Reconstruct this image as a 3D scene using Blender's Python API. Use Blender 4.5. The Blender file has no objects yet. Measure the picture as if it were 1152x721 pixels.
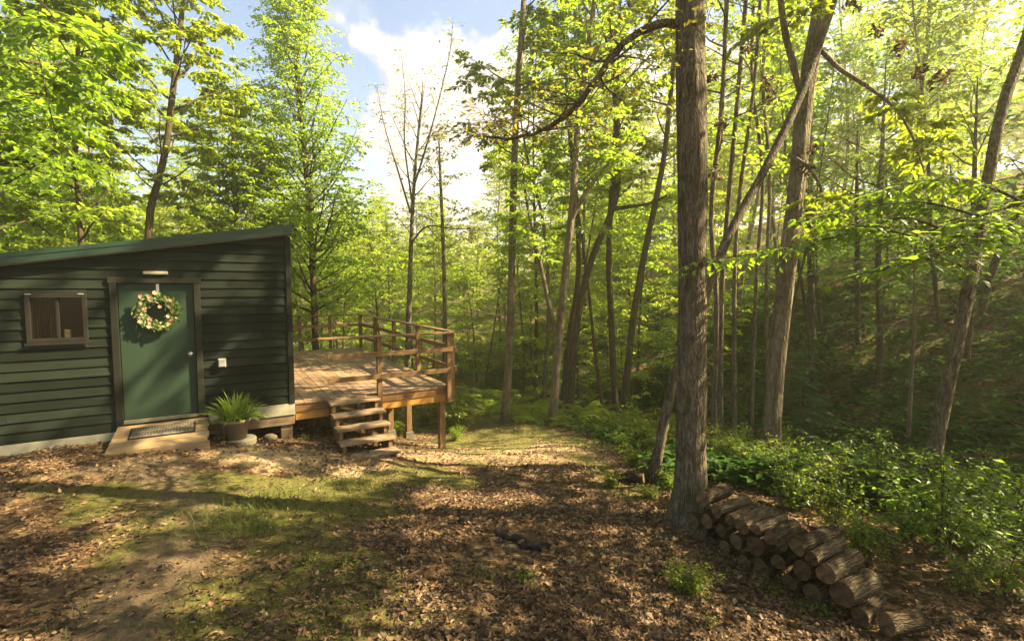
import bpy, bmesh, math
import numpy as np
from mathutils import Vector, Matrix, noise as mnoise

PI = math.pi
scene = bpy.context.scene
COL = scene.collection
R = np.random.default_rng

# ------------------------------------------------------------------ camera model
F, CX, CY, PITCH, EYE = 550.0, 576.0, 360.5, 0.066, 2.13
CP, SP = math.cos(PITCH), math.sin(PITCH)

def ray(px, py):
    u, v = (px - CX) / F, (CY - py) / F
    return np.array([u, CP + v * SP, -SP + v * CP])

def at(px, py, Y):
    """3D point seen in direction (px, py) of the photograph at distance Y in front of the camera."""
    d = ray(px, py)
    return d * (Y / d[1]) + np.array([0, 0, EYE])

# ------------------------------------------------------------------ terrain
_cp = [(-6.5, 6.6, -.07), (-8, 5.4, 0), (-6.73, 6.31, -.09), (-5.9, 6.4, -.06), (-4.7, 6.6, -.08), (-4.0, 7.0, -.18), (-3.9, 7.8, -.36),
       (-3.3, 8.6, -.52), (-2.5, 7.2, -.47), (-2.2, 7.75, -.54), (-1.35, 9.5, -1.08), (-2.2, 11.5, -1.45), (-4.2, 12.5, -1.5), (-6, 10, -.5),
       (.44, 10, -1.07), (-.4, 13, -1.52), (1.3, 12.5, -1.43), (-1.5, 17, -1.9), (1.5, 8, -.74), (2.0, 6.8, -.56), (1.92, 5.3, -.46),
       (.2, 5, -.36), (.15, 3.4, -.2), (-4, 4, 0), (-2.2, 4.3, -.14), (-1.7, 3.3, -.08), (0, 0, .02), (0, -5, .3), (-8, 0, .3), (-14, 9, .3),
       (1.97, 4.84, -.50), (2.09, 4.4, -.52), (2.37, 3.85, -.53), (2.75, 3.5, -.57), (3.8, 3.6, -.5), (4, 1.5, -.35), (6.5, 1, -.6), (3.95, 7.5, -.7), (5.34, 6.3, -.55), (3, 10, -1.2),
       (6.2, 9, -1.5), (8, 5.5, -1.3), (10, 1, -1.0), (5, 13, -1.9), (3, 18, -2.2), (1, 26, -2.4), (8, 12, -1.4), (12, 12, .2), (12, 18, 1.8),
       (16, 10, 1.4), (9, 20, .6), (20, 16, 4.2), (18, 25, 4.6), (30, 25, 8.5), (14, 30, 3.4), (5, 32, -.6), (16, 4, .9), (24, 5, 4.0),
       (0, 42, -2.0), (-10, 20, -1.9), (-20, 20, -.8), (-10, 40, -2.6), (0, 80, 1.5), (40, 60, 13), (-40, 60, 0), (-30, 10, .8),
       (-60, 0, 2), (40, 0, 7), (0, -40, 3), (80, 80, 20), (-60, 100, 4), (60, -30, 9), (0, 140, 6)]
_cp = np.array(_cp, float)
_K = lambda d2: np.sqrt(d2 + 1.2)
_d2 = ((_cp[:, None, :2] - _cp[None, :, :2]) ** 2).sum(-1)
_w = np.linalg.solve(_K(_d2) + np.eye(len(_cp)) * -.05, _cp[:, 2])

def H(x, y):
    """terrain height (arrays or scalars)"""
    x = np.asarray(x, float); y = np.asarray(y, float)
    sh = np.broadcast(x, y).shape
    xf = np.broadcast_to(x, sh).reshape(-1); yf = np.broadcast_to(y, sh).reshape(-1)
    out = np.zeros(len(xf))
    for i in range(0, len(xf), 20000):
        d2 = (xf[i:i + 20000, None] - _cp[None, :, 0]) ** 2 + (yf[i:i + 20000, None] - _cp[None, :, 1]) ** 2
        out[i:i + 20000] = _K(d2) @ _w
    b = .022 * np.sin(xf * 2.1 + 1.3 * np.sin(yf * 1.7)) * np.sin(yf * 2.6 + .7 * np.sin(xf * 2.9)) + .010 * np.sin(xf * 6.3 + yf * 2.2) * np.sin(yf * 7.1 - xf)
    far = np.clip((np.hypot(xf, yf) - 9) / 10, 0, 1)
    b = b * (1 + 2.5 * far)
    out = out + b
    return out.reshape(sh) if sh else float(out[0])

def hg(px, py, y0=2.0, y1=60.0):
    """ground point seen in direction (px, py)"""
    d = ray(px, py); Y = np.linspace(y0, y1, 1200)
    P = d[None] * (Y / d[1])[:, None]; z = P[:, 2] + EYE
    below = np.nonzero(z <= H(P[:, 0], P[:, 1]))[0]
    k = below[0] if len(below) else -1
    return np.array([P[k, 0], P[k, 1], H(P[k, 0], P[k, 1])])

# ------------------------------------------------------------------ mesh helpers
def mesh_np(name, V, faces, mat=None, smooth=False, mat_idx=None):
    """faces: (N,3)/(N,4) int array or a list of such arrays"""
    if not isinstance(faces, list): faces = [faces]
    faces = [np.asarray(f, np.int32) for f in faces if len(f)]
    me = bpy.data.meshes.new(name)
    V = np.asarray(V, np.float32)
    me.vertices.add(len(V)); me.vertices.foreach_set('co', V.reshape(-1))
    loops = np.concatenate([f.reshape(-1) for f in faces])
    tot = np.concatenate([np.full(len(f), f.shape[1], np.int32) for f in faces])
    start = np.concatenate([[0], np.cumsum(tot)[:-1]]).astype(np.int32)
    me.loops.add(len(loops)); me.loops.foreach_set('vertex_index', loops)
    me.polygons.add(len(tot)); me.polygons.foreach_set('loop_start', start); me.polygons.foreach_set('loop_total', tot)
    me.polygons.foreach_set('use_smooth', np.full(len(tot), bool(smooth)))
    if mat is not None:
        for m in (mat if isinstance(mat, (list, tuple)) else [mat]): me.materials.append(m)
    if mat_idx is not None: me.polygons.foreach_set('material_index', np.asarray(mat_idx, np.int32))
    me.update(calc_edges=True); me.validate()
    return me

def link(name, me, parent=None):
    o = bpy.data.objects.new(name, me); COL.objects.link(o)
    if parent is not None: o.parent = parent
    return o

def tag(o, label=None, cat=None, group=None, kind=None):
    if label: o['label'] = label
    if cat: o['category'] = cat
    if group: o['group'] = group
    if kind: o['kind'] = kind
    return o

def empty(name, loc, rz=0., label=None, cat=None, group=None):
    o = bpy.data.objects.new(name, None); COL.objects.link(o)
    o.location = loc; o.rotation_euler = (0, 0, rz); o.empty_display_size = .2
    return tag(o, label, cat, group)

class MB:
    """collects shapes into one mesh"""
    def __init__(self): self.v = []; self.q = []; self.t = []; self.n = 0
    def add(self, V, quads=None, tris=None):
        V = np.asarray(V, float)
        if quads is not None and len(quads): self.q.append(np.asarray(quads, int) + self.n)
        if tris is not None and len(tris): self.t.append(np.asarray(tris, int) + self.n)
        self.v.append(V); self.n += len(V); return self
    def hexa(self, P):
        return self.add(P, [[0, 3, 2, 1], [4, 5, 6, 7], [0, 1, 5, 4], [1, 2, 6, 5], [2, 3, 7, 6], [3, 0, 4, 7]])
    def box(self, x0, x1, y0, y1, z0, z1):
        return self.hexa([(x0, y0, z0), (x1, y0, z0), (x1, y1, z0), (x0, y1, z0), (x0, y0, z1), (x1, y0, z1), (x1, y1, z1), (x0, y1, z1)])
    def prism(self, poly, axis, a, b):
        """extrude a convex/any polygon of 2D points along axis ('x': poly is (y,z); 'y': (x,z); 'z': (x,y))"""
        n = len(poly); P = []
        for w in (a, b):
            for p in poly:
                P.append({'x': (w, p[0], p[1]), 'y': (p[0], w, p[1]), 'z': (p[0], p[1], w)}[axis])
        q = [[i, (i + 1) % n, n + (i + 1) % n, n + i] for i in range(n)]
        self.add(P, q)
        self.ng = getattr(self, 'ng', []); base = self.n - 2 * n
        self.ng.append([base + i for i in range(n)][::-1]); self.ng.append([base + n + i for i in range(n)])
        return self
    def tube(self, path, rad, sides=8, cap=True, wob=0., rng=None):
        path = np.asarray(path, float); n = len(path); rad = np.broadcast_to(np.asarray(rad, float), (n,))
        T = np.gradient(path, axis=0); T /= np.linalg.norm(T, axis=1)[:, None] + 1e-9
        ref = np.array([1., 0, 0]) if abs(T[0, 2]) > .7 else np.array([0, 0, 1.])
        A = np.empty_like(path); a = ref - T[0] * (ref @ T[0]); a /= np.linalg.norm(a) + 1e-9; A[0] = a
        for i in range(1, n):
            a = A[i - 1] - T[i] * (A[i - 1] @ T[i]); A[i] = a / (np.linalg.norm(a) + 1e-9)
        B = np.cross(T, A)
        th = np.linspace(0, 2 * PI, sides, endpoint=False)
        rr = rad[:, None] * np.ones(sides)[None]
        if wob and rng is not None: rr = rr * (1 + wob * rng.standard_normal((n, sides)))
        V = path[:, None] + (A[:, None] * np.cos(th)[None, :, None] + B[:, None] * np.sin(th)[None, :, None]) * rr[..., None]
        V = V.reshape(-1, 3)
        i = np.arange(n - 1)[:, None] * sides; j = np.arange(sides)[None]; k = (j + 1) % sides
        Q = np.stack([i + j, i + k, i + sides + k, i + sides + j], -1).reshape(-1, 4)
        tr = []
        if cap:
            V = np.concatenate([V, path[:1], path[-1:]])
            c0, c1 = n * sides, n * sides + 1
            for j in range(sides):
                tr.append([c0, (j + 1) % sides, j]); tr.append([c1, (n - 1) * sides + j, (n - 1) * sides + (j + 1) % sides])
        return self.add(V, Q, tr)
    def lathe(self, prof, sides=20, c=(0, 0, 0)):
        """prof: (r,z) list, revolved round z"""
        th = np.linspace(0, 2 * PI, sides, endpoint=False); n = len(prof)
        V = np.array([[(c[0] + r * math.cos(t), c[1] + r * math.sin(t), c[2] + z) for t in th] for r, z in prof]).reshape(-1, 3)
        i = np.arange(n - 1)[:, None] * sides; j = np.arange(sides)[None]; k = (j + 1) % sides
        Q = np.stack([i + j, i + k, i + sides + k, i + sides + j], -1).reshape(-1, 4)
        return self.add(V, Q)
    def build(self, name, mat, parent=None, smooth=False, bevel=0.):
        V = np.concatenate(self.v)
        fs = []
        if self.q: fs.append(np.concatenate(self.q))
        if self.t: fs.append(np.concatenate(self.t))
        ng = getattr(self, 'ng', [])
        if ng:
            me = bpy.data.meshes.new(name)
            allf = [list(map(int, r)) for f in fs for r in f] + ng
            me.from_pydata([tuple(p) for p in V], [], allf); me.materials.append(mat)
            bm = bmesh.new(); bm.from_mesh(me); bmesh.ops.recalc_face_normals(bm, faces=bm.faces); bm.to_mesh(me); bm.free()
            if smooth: me.polygons.foreach_set('use_smooth', np.ones(len(me.polygons), bool))
        else:
            me = mesh_np(name, V, fs, mat, smooth)
        o = link(name, me, parent)
        if bevel:
            m = o.modifiers.new('edge', 'BEVEL'); m.width = bevel; m.segments = 2; m.limit_method = 'ANGLE'; m.angle_limit = .6
        return o

# ------------------------------------------------------------------ materials
def newmat(name):
    m = bpy.data.materials.new(name); m.use_nodes = True
    nt = m.node_tree; nt.nodes.clear()
    out = nt.nodes.new('ShaderNodeOutputMaterial')
    return m, nt, out

class NT:
    def __init__(s, nt): s.nt = nt
    def n(s, t, **kw):
        nd = s.nt.nodes.new('ShaderNode' + t)
        for k, v in kw.items():
            if k in nd.inputs and not hasattr(type(nd), k): nd.inputs[k].default_value = v
            else: setattr(nd, k, v)
        return nd
    def l(s, a, b): s.nt.links.new(a, b)
    def noise(s, vec, scale, detail=4., rough=.6, dist=0.):
        nd = s.n('TexNoise'); nd.inputs['Scale'].default_value = scale; nd.inputs['Detail'].default_value = detail
        nd.inputs['Roughness'].default_value = rough; nd.inputs['Distortion'].default_value = dist
        if vec is not None: s.l(vec, nd.inputs['Vector'])
        return nd.outputs['Fac']
    def mapping(s, vec, scale=(1, 1, 1), loc=(0, 0, 0), rot=(0, 0, 0)):
        nd = s.n('Mapping'); nd.inputs['Scale'].default_value = scale; nd.inputs['Location'].default_value = loc; nd.inputs['Rotation'].default_value = rot
        s.l(vec, nd.inputs['Vector']); return nd.outputs['Vector']
    def ramp(s, fac, stops, interp='LINEAR'):
        nd = s.n('ValToRGB'); cr = nd.color_ramp; cr.interpolation = interp
        while len(cr.elements) < len(stops): cr.elements.new(.5)
        for e, (p, c) in zip(cr.elements, stops):
            e.position = p; e.color = (c if hasattr(c, '__len__') else (c, c, c)) + (1,) if not (hasattr(c, '__len__') and len(c) == 4) else c
        s.l(fac, nd.inputs['Fac']); return nd.outputs['Color']
    def mix(s, fac, a, b, mode='MIX'):
        nd = s.n('MixRGB', blend_type=mode)
        for inp, val in (('Fac', fac), ('Color1', a), ('Color2', b)):
            if hasattr(val, 'links') or hasattr(val, 'is_linked'): s.l(val, nd.inputs[inp])
            elif inp == 'Fac': nd.inputs[inp].default_value = val
            else: nd.inputs[inp].default_value = tuple(val) + (1,)
        return nd.outputs['Color']
    def math(s, op, a, b=None, c=None, clamp=False):
        nd = s.n('Math', operation=op); nd.use_clamp = clamp
        for i, v in enumerate((a, b, c)):
            if v is None: continue
            if hasattr(v, 'is_linked'): s.l(v, nd.inputs[i])
            else: nd.inputs[i].default_value = v
        return nd.outputs[0]
    def bump(s, h, strength=.5, dist=.01, normal=None):
        nd = s.n('Bump'); nd.inputs['Strength'].default_value = strength; nd.inputs['Distance'].default_value = dist
        s.l(h, nd.inputs['Height'])
        if normal is not None: s.l(normal, nd.inputs['Normal'])
        return nd.outputs['Normal']
    def bsdf(s, out, color, rough=.7, normal=None, spec=.3, metal=0.):
        b = s.n('BsdfPrincipled')
        if hasattr(color, 'is_linked'): s.l(color, b.inputs['Base Color'])
        else: b.inputs['Base Color'].default_value = tuple(color) + (1,)
        if hasattr(rough, 'is_linked'): s.l(rough, b.inputs['Roughness'])
        else: b.inputs['Roughness'].default_value = rough
        b.inputs['Specular IOR Level'].default_value = spec; b.inputs['Metallic'].default_value = metal
        if normal is not None: s.l(normal, b.inputs['Normal'])
        s.l(b.outputs[0], out.inputs['Surface']); return b

def plain(name, c, rough=.6, spec=.3, metal=0., var=.25, scale=9.):
    m, nt, out = newmat(name); g = NT(nt); co = g.n('TexCoord').outputs['Object']
    f = g.noise(co, scale, 5, .65)
    col = g.ramp(f, [(.3, tuple(x * (1 - var) for x in c)), (.7, tuple(min(1, x * (1 + var)) for x in c))])
    g.bsdf(out, col, rough, g.bump(f, .15, .004), spec, metal); return m

def wood(name, c0, c1, c2, axis='x', scale=1., rough=.65, grain=.5, dirt=None):
    """planks with grain along a local axis; every board (mesh island) gets its own tone"""
    m, nt, out = newmat(name); g = NT(nt); co = g.n('TexCoord').outputs['Object']
    rnd = g.n('NewGeometry').outputs['Random Per Island']
    sc = {'x': (1.2, 22, 22), 'y': (22, 1.2, 22), 'z': (22, 22, 1.2)}[axis]
    off = g.n('CombineXYZ'); 
    for k in range(3): g.l(g.math('MULTIPLY', rnd, 37. + 11 * k), off.inputs[k])
    va = g.n('VectorMath', operation='ADD'); g.l(co, va.inputs[0]); g.l(off.outputs[0], va.inputs[1])
    gr = g.noise(g.mapping(va.outputs[0], tuple(x * scale for x in sc)), 1.6, 6, .65, .6)
    blotch = g.noise(co, 2.3, 4, .6)
    col = g.ramp(gr, [(.28, c0), (.5, c1), (.75, c2)])
    tone = g.math('MULTIPLY_ADD', rnd, .5, .75)
    col = g.mix(1., col, g.ramp(tone, [(0, 0.), (1, 1.)]), 'MULTIPLY')
    col = g.mix(1., col, g.ramp(blotch, [(.3, .72), (.7, 1.15)]), 'MULTIPLY')
    if dirt:
        df = g.ramp(g.noise(co, 5., 6, .7), [(.52, 0.), (.66, .8)])
        col = g.mix(df, col, dirt)
    g.bsdf(out, col, rough, g.bump(gr, grain, .003), .25); return m

def bark(name, c0, c1, c2, scale=1., moss=0., lichen=0., axis='z'):
    m, nt, out = newmat(name); g = NT(nt); co = g.n('TexCoord').outputs['Object']
    st = lambda a_, b_: tuple((b_ if q == axis else a_) * scale for q in 'xyz'); v = g.mapping(co, st(26, 3.2))
    a = g.noise(v, 1., 6, .7, .9)
    b = g.noise(co, 3.5 * scale, 5, .65)
    vw = g.n('VectorMath', operation='ADD'); vn = g.n('TexNoise'); vn.inputs['Scale'].default_value = 7 * scale; g.l(co, vn.inputs['Vector']); vs_ = g.n('VectorMath', operation='SCALE'); vs_.inputs['Scale'].default_value = .09; g.l(vn.outputs['Color'], vs_.inputs[0]); g.l(co, vw.inputs[0]); g.l(vs_.outputs[0], vw.inputs[1])
    vo = g.n('TexVoronoi', feature='DISTANCE_TO_EDGE'); vo.inputs['Scale'].default_value = 1.; g.l(g.mapping(vw.outputs[0], st(36, 3.4)), vo.inputs['Vector'])
    crack = g.ramp(vo.outputs[0], [(.02, 0.), (.22, 1.)])
    col = g.ramp(g.math('MULTIPLY_ADD', crack, .16, g.math('MULTIPLY_ADD', a, .95, -.10)), [(.3, c0), (.52, c1), (.74, c2)])
    col = g.mix(1., col, g.ramp(b, [(.3, .6), (.7, 1.3)]), 'MULTIPLY')
    a = g.math('ADD', g.math('MULTIPLY', crack, .5), g.math('MULTIPLY', a, .7))
    if moss:
        f = g.ramp(g.noise(co, 2.1, 5, .7), [(.5, 0.), (.68, moss)])
        col = g.mix(f, col, (.05, .075, .018))
    if lichen:
        f = g.ramp(g.noise(co, 9., 5, .7), [(.56, 0.), (.64, lichen)])
        col = g.mix(f, col, (.26, .25, .2))
    g.bsdf(out, col, .9, g.bump(a, 1., .02), .1); return m

def leafmat(name, cols, trans, tfac=.5, rough=.45, spec=.35):
    """cols: ramp of leaf colours by leaf; trans: colour of the light that comes through"""
    m, nt, out = newmat(name); g = NT(nt)
    rnd = g.n('NewGeometry').outputs['Random Per Island']
    co = g.n('TexCoord').outputs['Object']
    cl = g.noise(co, .9, 3, .6)
    f = g.math('ADD', g.math('MULTIPLY', rnd, .6), g.math('MULTIPLY', cl, .4))
    n = len(cols)
    col = g.ramp(f, [(.2 + .6 * i / (n - 1), c) for i, c in enumerate(cols)])
    orr = g.n('ObjectInfo').outputs['Random']
    hs = g.n('HueSaturation'); g.l(col, hs.inputs['Color'])
    g.l(g.math('MULTIPLY_ADD', orr, .03, .487), hs.inputs['Hue']); g.l(g.math('MULTIPLY_ADD', orr, .3, .85), hs.inputs['Value'])
    d = g.n('BsdfPrincipled'); g.l(hs.outputs[0], d.inputs['Base Color']); d.inputs['Roughness'].default_value = rough
    d.inputs['Specular IOR Level'].default_value = spec
    t = g.n('BsdfTranslucent')
    tc = g.mix(1., g.ramp(f, [(.2, tuple(x * .75 for x in trans)), (.8, tuple(x * 1.2 for x in trans))]), (1, 1, 1), 'MULTIPLY')
    hs2 = g.n('HueSaturation'); g.l(tc, hs2.inputs['Color'])
    g.l(g.math('MULTIPLY_ADD', orr, .03, .487), hs2.inputs['Hue']); g.l(g.math('MULTIPLY_ADD', orr, .25, .87), hs2.inputs['Value'])
    g.l(hs2.outputs[0], t.inputs['Color'])
    mx = g.n('MixShader'); mx.inputs[0].default_value = tfac
    g.l(d.outputs[0], mx.inputs[1]); g.l(t.outputs[0], mx.inputs[2]); g.l(mx.outputs[0], out.inputs['Surface'])
    return m

M = {}
M['leaf_yellow'] = leafmat('spring_leaf_yellow_green', [(.085, .13, .012), (.12, .165, .016), (.16, .195, .02)], (.41, .51, .032), .55)
M['leaf_green'] = leafmat('spring_leaf_green', [(.055, .105, .012), (.085, .135, .016), (.11, .16, .02)], (.31, .45, .028), .52)
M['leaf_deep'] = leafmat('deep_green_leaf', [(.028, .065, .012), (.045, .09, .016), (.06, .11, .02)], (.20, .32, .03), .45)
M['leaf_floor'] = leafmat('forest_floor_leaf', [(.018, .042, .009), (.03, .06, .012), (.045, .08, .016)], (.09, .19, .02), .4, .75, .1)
M['leaf_olive'] = leafmat('olive_bronze_leaf', [(.09, .085, .015), (.12, .12, .02), (.14, .15, .025)], (.36, .34, .04), .5)
M['needle'] = leafmat('fir_needle', [(.035, .075, .02), (.05, .10, .025)], (.10, .18, .04), .3)
M['bark_grey'] = bark('grey_brown_bark', (.055, .043, .029), (.15, .12, .083), (.25, .208, .152), 1., .35, .3)
M['bark_brown'] = bark('brown_bark', (.035, .024, .015), (.09, .063, .04), (.15, .11, .07), 1.1, .4, .1)
M['bark_pale'] = bark('pale_smooth_bark', (.09, .07, .045), (.18, .145, .10), (.27, .22, .16), .7, .2, .3)
M['twig'] = plain('twig_bark', (.06, .043, .028), .85, .1)
M['log_bark'] = bark('firewood_bark', (.02, .014, .009), (.06, .04, .026), (.115, .082, .056), 1., .2, .12, 'x')
M['log_pale'] = bark('pale_firewood_bark', (.035, .024, .015), (.10, .07, .045), (.17, .125, .085), .8, .15, .15, 'x')
M['stem_green'] = plain('green_stem', (.07, .09, .03), .7, .2)

# ------------------------------------------------------------------ foliage generator
def leaf_mesh_arrays(P, A, Nn, L, W, fold=.18):
    """leaf blades: base P, axis A, normal Nn, length L, width W -> verts, tris (a folded rhombus each)"""
    A = A / (np.linalg.norm(A, axis=1)[:, None] + 1e-9)
    Nn = Nn - A * (Nn * A).sum(1)[:, None]; Nn /= np.linalg.norm(Nn, axis=1)[:, None] + 1e-9
    B = np.cross(Nn, A); L = L[:, None]; W = W[:, None]
    tip = P + A * L - Nn * L * .12
    mid = P + A * L * .45
    l = mid + B * W * .5 + Nn * W * fold; r = mid - B * W * .5 + Nn * W * fold
    V = np.stack([P, l, tip, r], 1).reshape(-1, 3)
    i = np.arange(len(P))[:, None] * 4
    T = np.concatenate([i + np.array([[0, 2, 1]]), i + np.array([[0, 3, 2]])])
    return V, T

def leaf6_arrays(P, A, Nn, L, W, fold=.15, droop=.2):
    """broader leaf of six outline points and a folded midrib (two quads + two tris)"""
    A = A / (np.linalg.norm(A, axis=1)[:, None] + 1e-9)
    Nn = Nn - A * (Nn * A).sum(1)[:, None]; Nn /= np.linalg.norm(Nn, axis=1)[:, None] + 1e-9
    B = np.cross(Nn, A); L = L[:, None]; W = W[:, None]
    f = lambda a, b, h: P + A * L * a + B * W * b + Nn * (W * h - L * droop * a * a)
    V = np.stack([f(0, 0, 0), f(.3, .46, fold), f(.68, .36, fold), f(1, 0, 0), f(.68, -.36, fold), f(.3, -.46, fold), f(.3, 0, 0), f(.68, 0, 0)], 1).reshape(-1, 3)
    i = np.arange(len(P))[:, None] * 8
    Q = np.concatenate([i + np.array([[6, 7, 2, 1]]), i + np.array([[6, 5, 4, 7]])])
    T = np.concatenate([i + np.array([t]) for t in ([0, 6, 1], [0, 5, 6], [7, 3, 2], [7, 4, 3])])
    return V, Q, T

def spray_leaves(S, D, LEN, per, size, rng, flat=.6, aspect=.55, droop=.25):
    """leaves along twigs: starts S, directions D, lengths LEN"""
    n = len(S); k = per
    t = (np.arange(k)[None] + rng.random((n, k))) / k
    side = np.where(np.arange(k) % 2 == 0, 1., -1.)[None] * np.ones((n, 1))
    pos = S[:, None] + D[:, None] * (t * LEN[:, None])[..., None]
    pos[..., 2] -= droop * (t ** 2) * LEN[:, None]
    up = np.array([0, 0, 1.])
    sd = np.cross(D, up); sd /= np.linalg.norm(sd, axis=1)[:, None] + 1e-6
    ax = D[:, None] * (.35 + .5 * t[..., None]) + sd[:, None] * side[..., None] * .85 + rng.normal(0, .32, (n, k, 3))
    ax[..., 2] -= .28
    nn = up[None, None] * flat + rng.normal(0, .42, (n, k, 3)) * (1.3 - flat) * 1.1
    sz = size * (.42 + .95 * rng.random((n, k)) ** .9)
    pos = pos + ax / np.linalg.norm(ax, axis=-1, keepdims=True) * .02
    return pos.reshape(-1, 3), ax.reshape(-1, 3), nn.reshape(-1, 3), sz.reshape(-1), (sz * aspect).reshape(-1)

def interp_path(path, t):
    path = np.asarray(path); n = len(path) - 1
    x = min(max(t, 0), 1) * n; i = min(int(x), n - 1); f = x - i
    return path[i] * (1 - f) + path[i + 1] * f

def smooth_path(P, n):
    """Catmull-Rom through points"""
    P = np.asarray(P, float)
    d = np.concatenate([[0], np.cumsum(np.linalg.norm(np.diff(P, axis=0), axis=1))]); d /= d[-1]
    E = np.concatenate([[2 * P[0] - P[1]], P, [2 * P[-1] - P[-2]]])
    out = []
    for t in np.linspace(0, 1, n):
        i = min(max(np.searchsorted(d, t, side='right') - 1, 0), len(P) - 2)
        u = (t - d[i]) / max(d[i + 1] - d[i], 1e-9)
        p0, p1, p2, p3 = E[i], E[i + 1], E[i + 2], E[i + 3]
        out.append(.5 * ((2 * p1) + (-p0 + p2) * u + (2 * p0 - 5 * p1 + 4 * p2 - p3) * u * u + (-p0 + 3 * p1 - 3 * p2 + p3) * u ** 3))
    return np.array(out)

PROFILE = {
    'ovoid': lambda t: .35 + .65 * math.sin(PI * min(1, .12 + .85 * t)) if t < .97 else .3,
    'cone': lambda t: max(.12, 1.0 - .9 * t) * min(1, .5 + 3 * t),
    'vase': lambda t: .35 + .65 * t,
    'even': lambda t: 1. - .45 * t,
}

def rugged_trunk(mb, path, rad, rng):
    """a close-up trunk: root flare in lobes, ridged bark, swellings and old knots"""
    n = 150; P = smooth_path(path, n); L = np.linalg.norm(P[-1] - P[0]); rr = np.interp(np.linspace(0, 1, n), np.linspace(0, 1, len(rad)), rad); s = 44
    th = np.linspace(0, 2 * PI, s, endpoint=False); h = np.linspace(0, L, n)
    T = np.gradient(P, axis=0); T /= np.linalg.norm(T, axis=1)[:, None]; A = np.cross(T, [0, 1., 0]); A /= np.linalg.norm(A, axis=1)[:, None]; B = np.cross(T, A)
    r0 = np.median(rr[:n // 3]); ph = rng.random(8) * 6.28
    k = np.ones((n, s)); fl = np.exp(-(h - .1) / .22)[:, None]
    k += fl * (.18 + .38 * np.maximum(0, np.cos(4 * th + ph[0])) [None] + .22 * np.maximum(0, np.cos(3 * th + ph[1]))[None])
    k += .035 * np.sin(h * 2.1 + ph[2])[:, None] + .03 * np.sin(2 * th[None] + h[:, None] * .8 + ph[3])
    for q in range(4): k += (.022 / (1 + q * .4)) * np.sin((7 + 4 * q) * th[None] + 1.2 * np.sin(h[:, None] * (1.7 + q) + ph[4 + q % 4]) + ph[q])
    k += .012 * rng.standard_normal((n, s))
    for q in range(7):
        hk, tk = .6 + rng.random() * L * .5, rng.random() * 6.28; dd = (h[:, None] - hk) ** 2 / .05 ** 2 + ((np.angle(np.exp(1j * (th[None] - tk))) * r0) / .045) ** 2; k += .16 * np.exp(-dd) - .13 * np.exp(-dd * 6)
    V = P[:, None] + (A[:, None] * np.cos(th)[None, :, None] + B[:, None] * np.sin(th)[None, :, None]) * (rr[:, None] * k)[..., None]
    i = np.arange(n - 1)[:, None] * s; j = np.arange(s)[None]; kk = (j + 1) % s
    mb.add(V.reshape(-1, 3), np.stack([i + j, i + kk, i + s + kk, i + s + j], -1).reshape(-1, 4))

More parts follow.
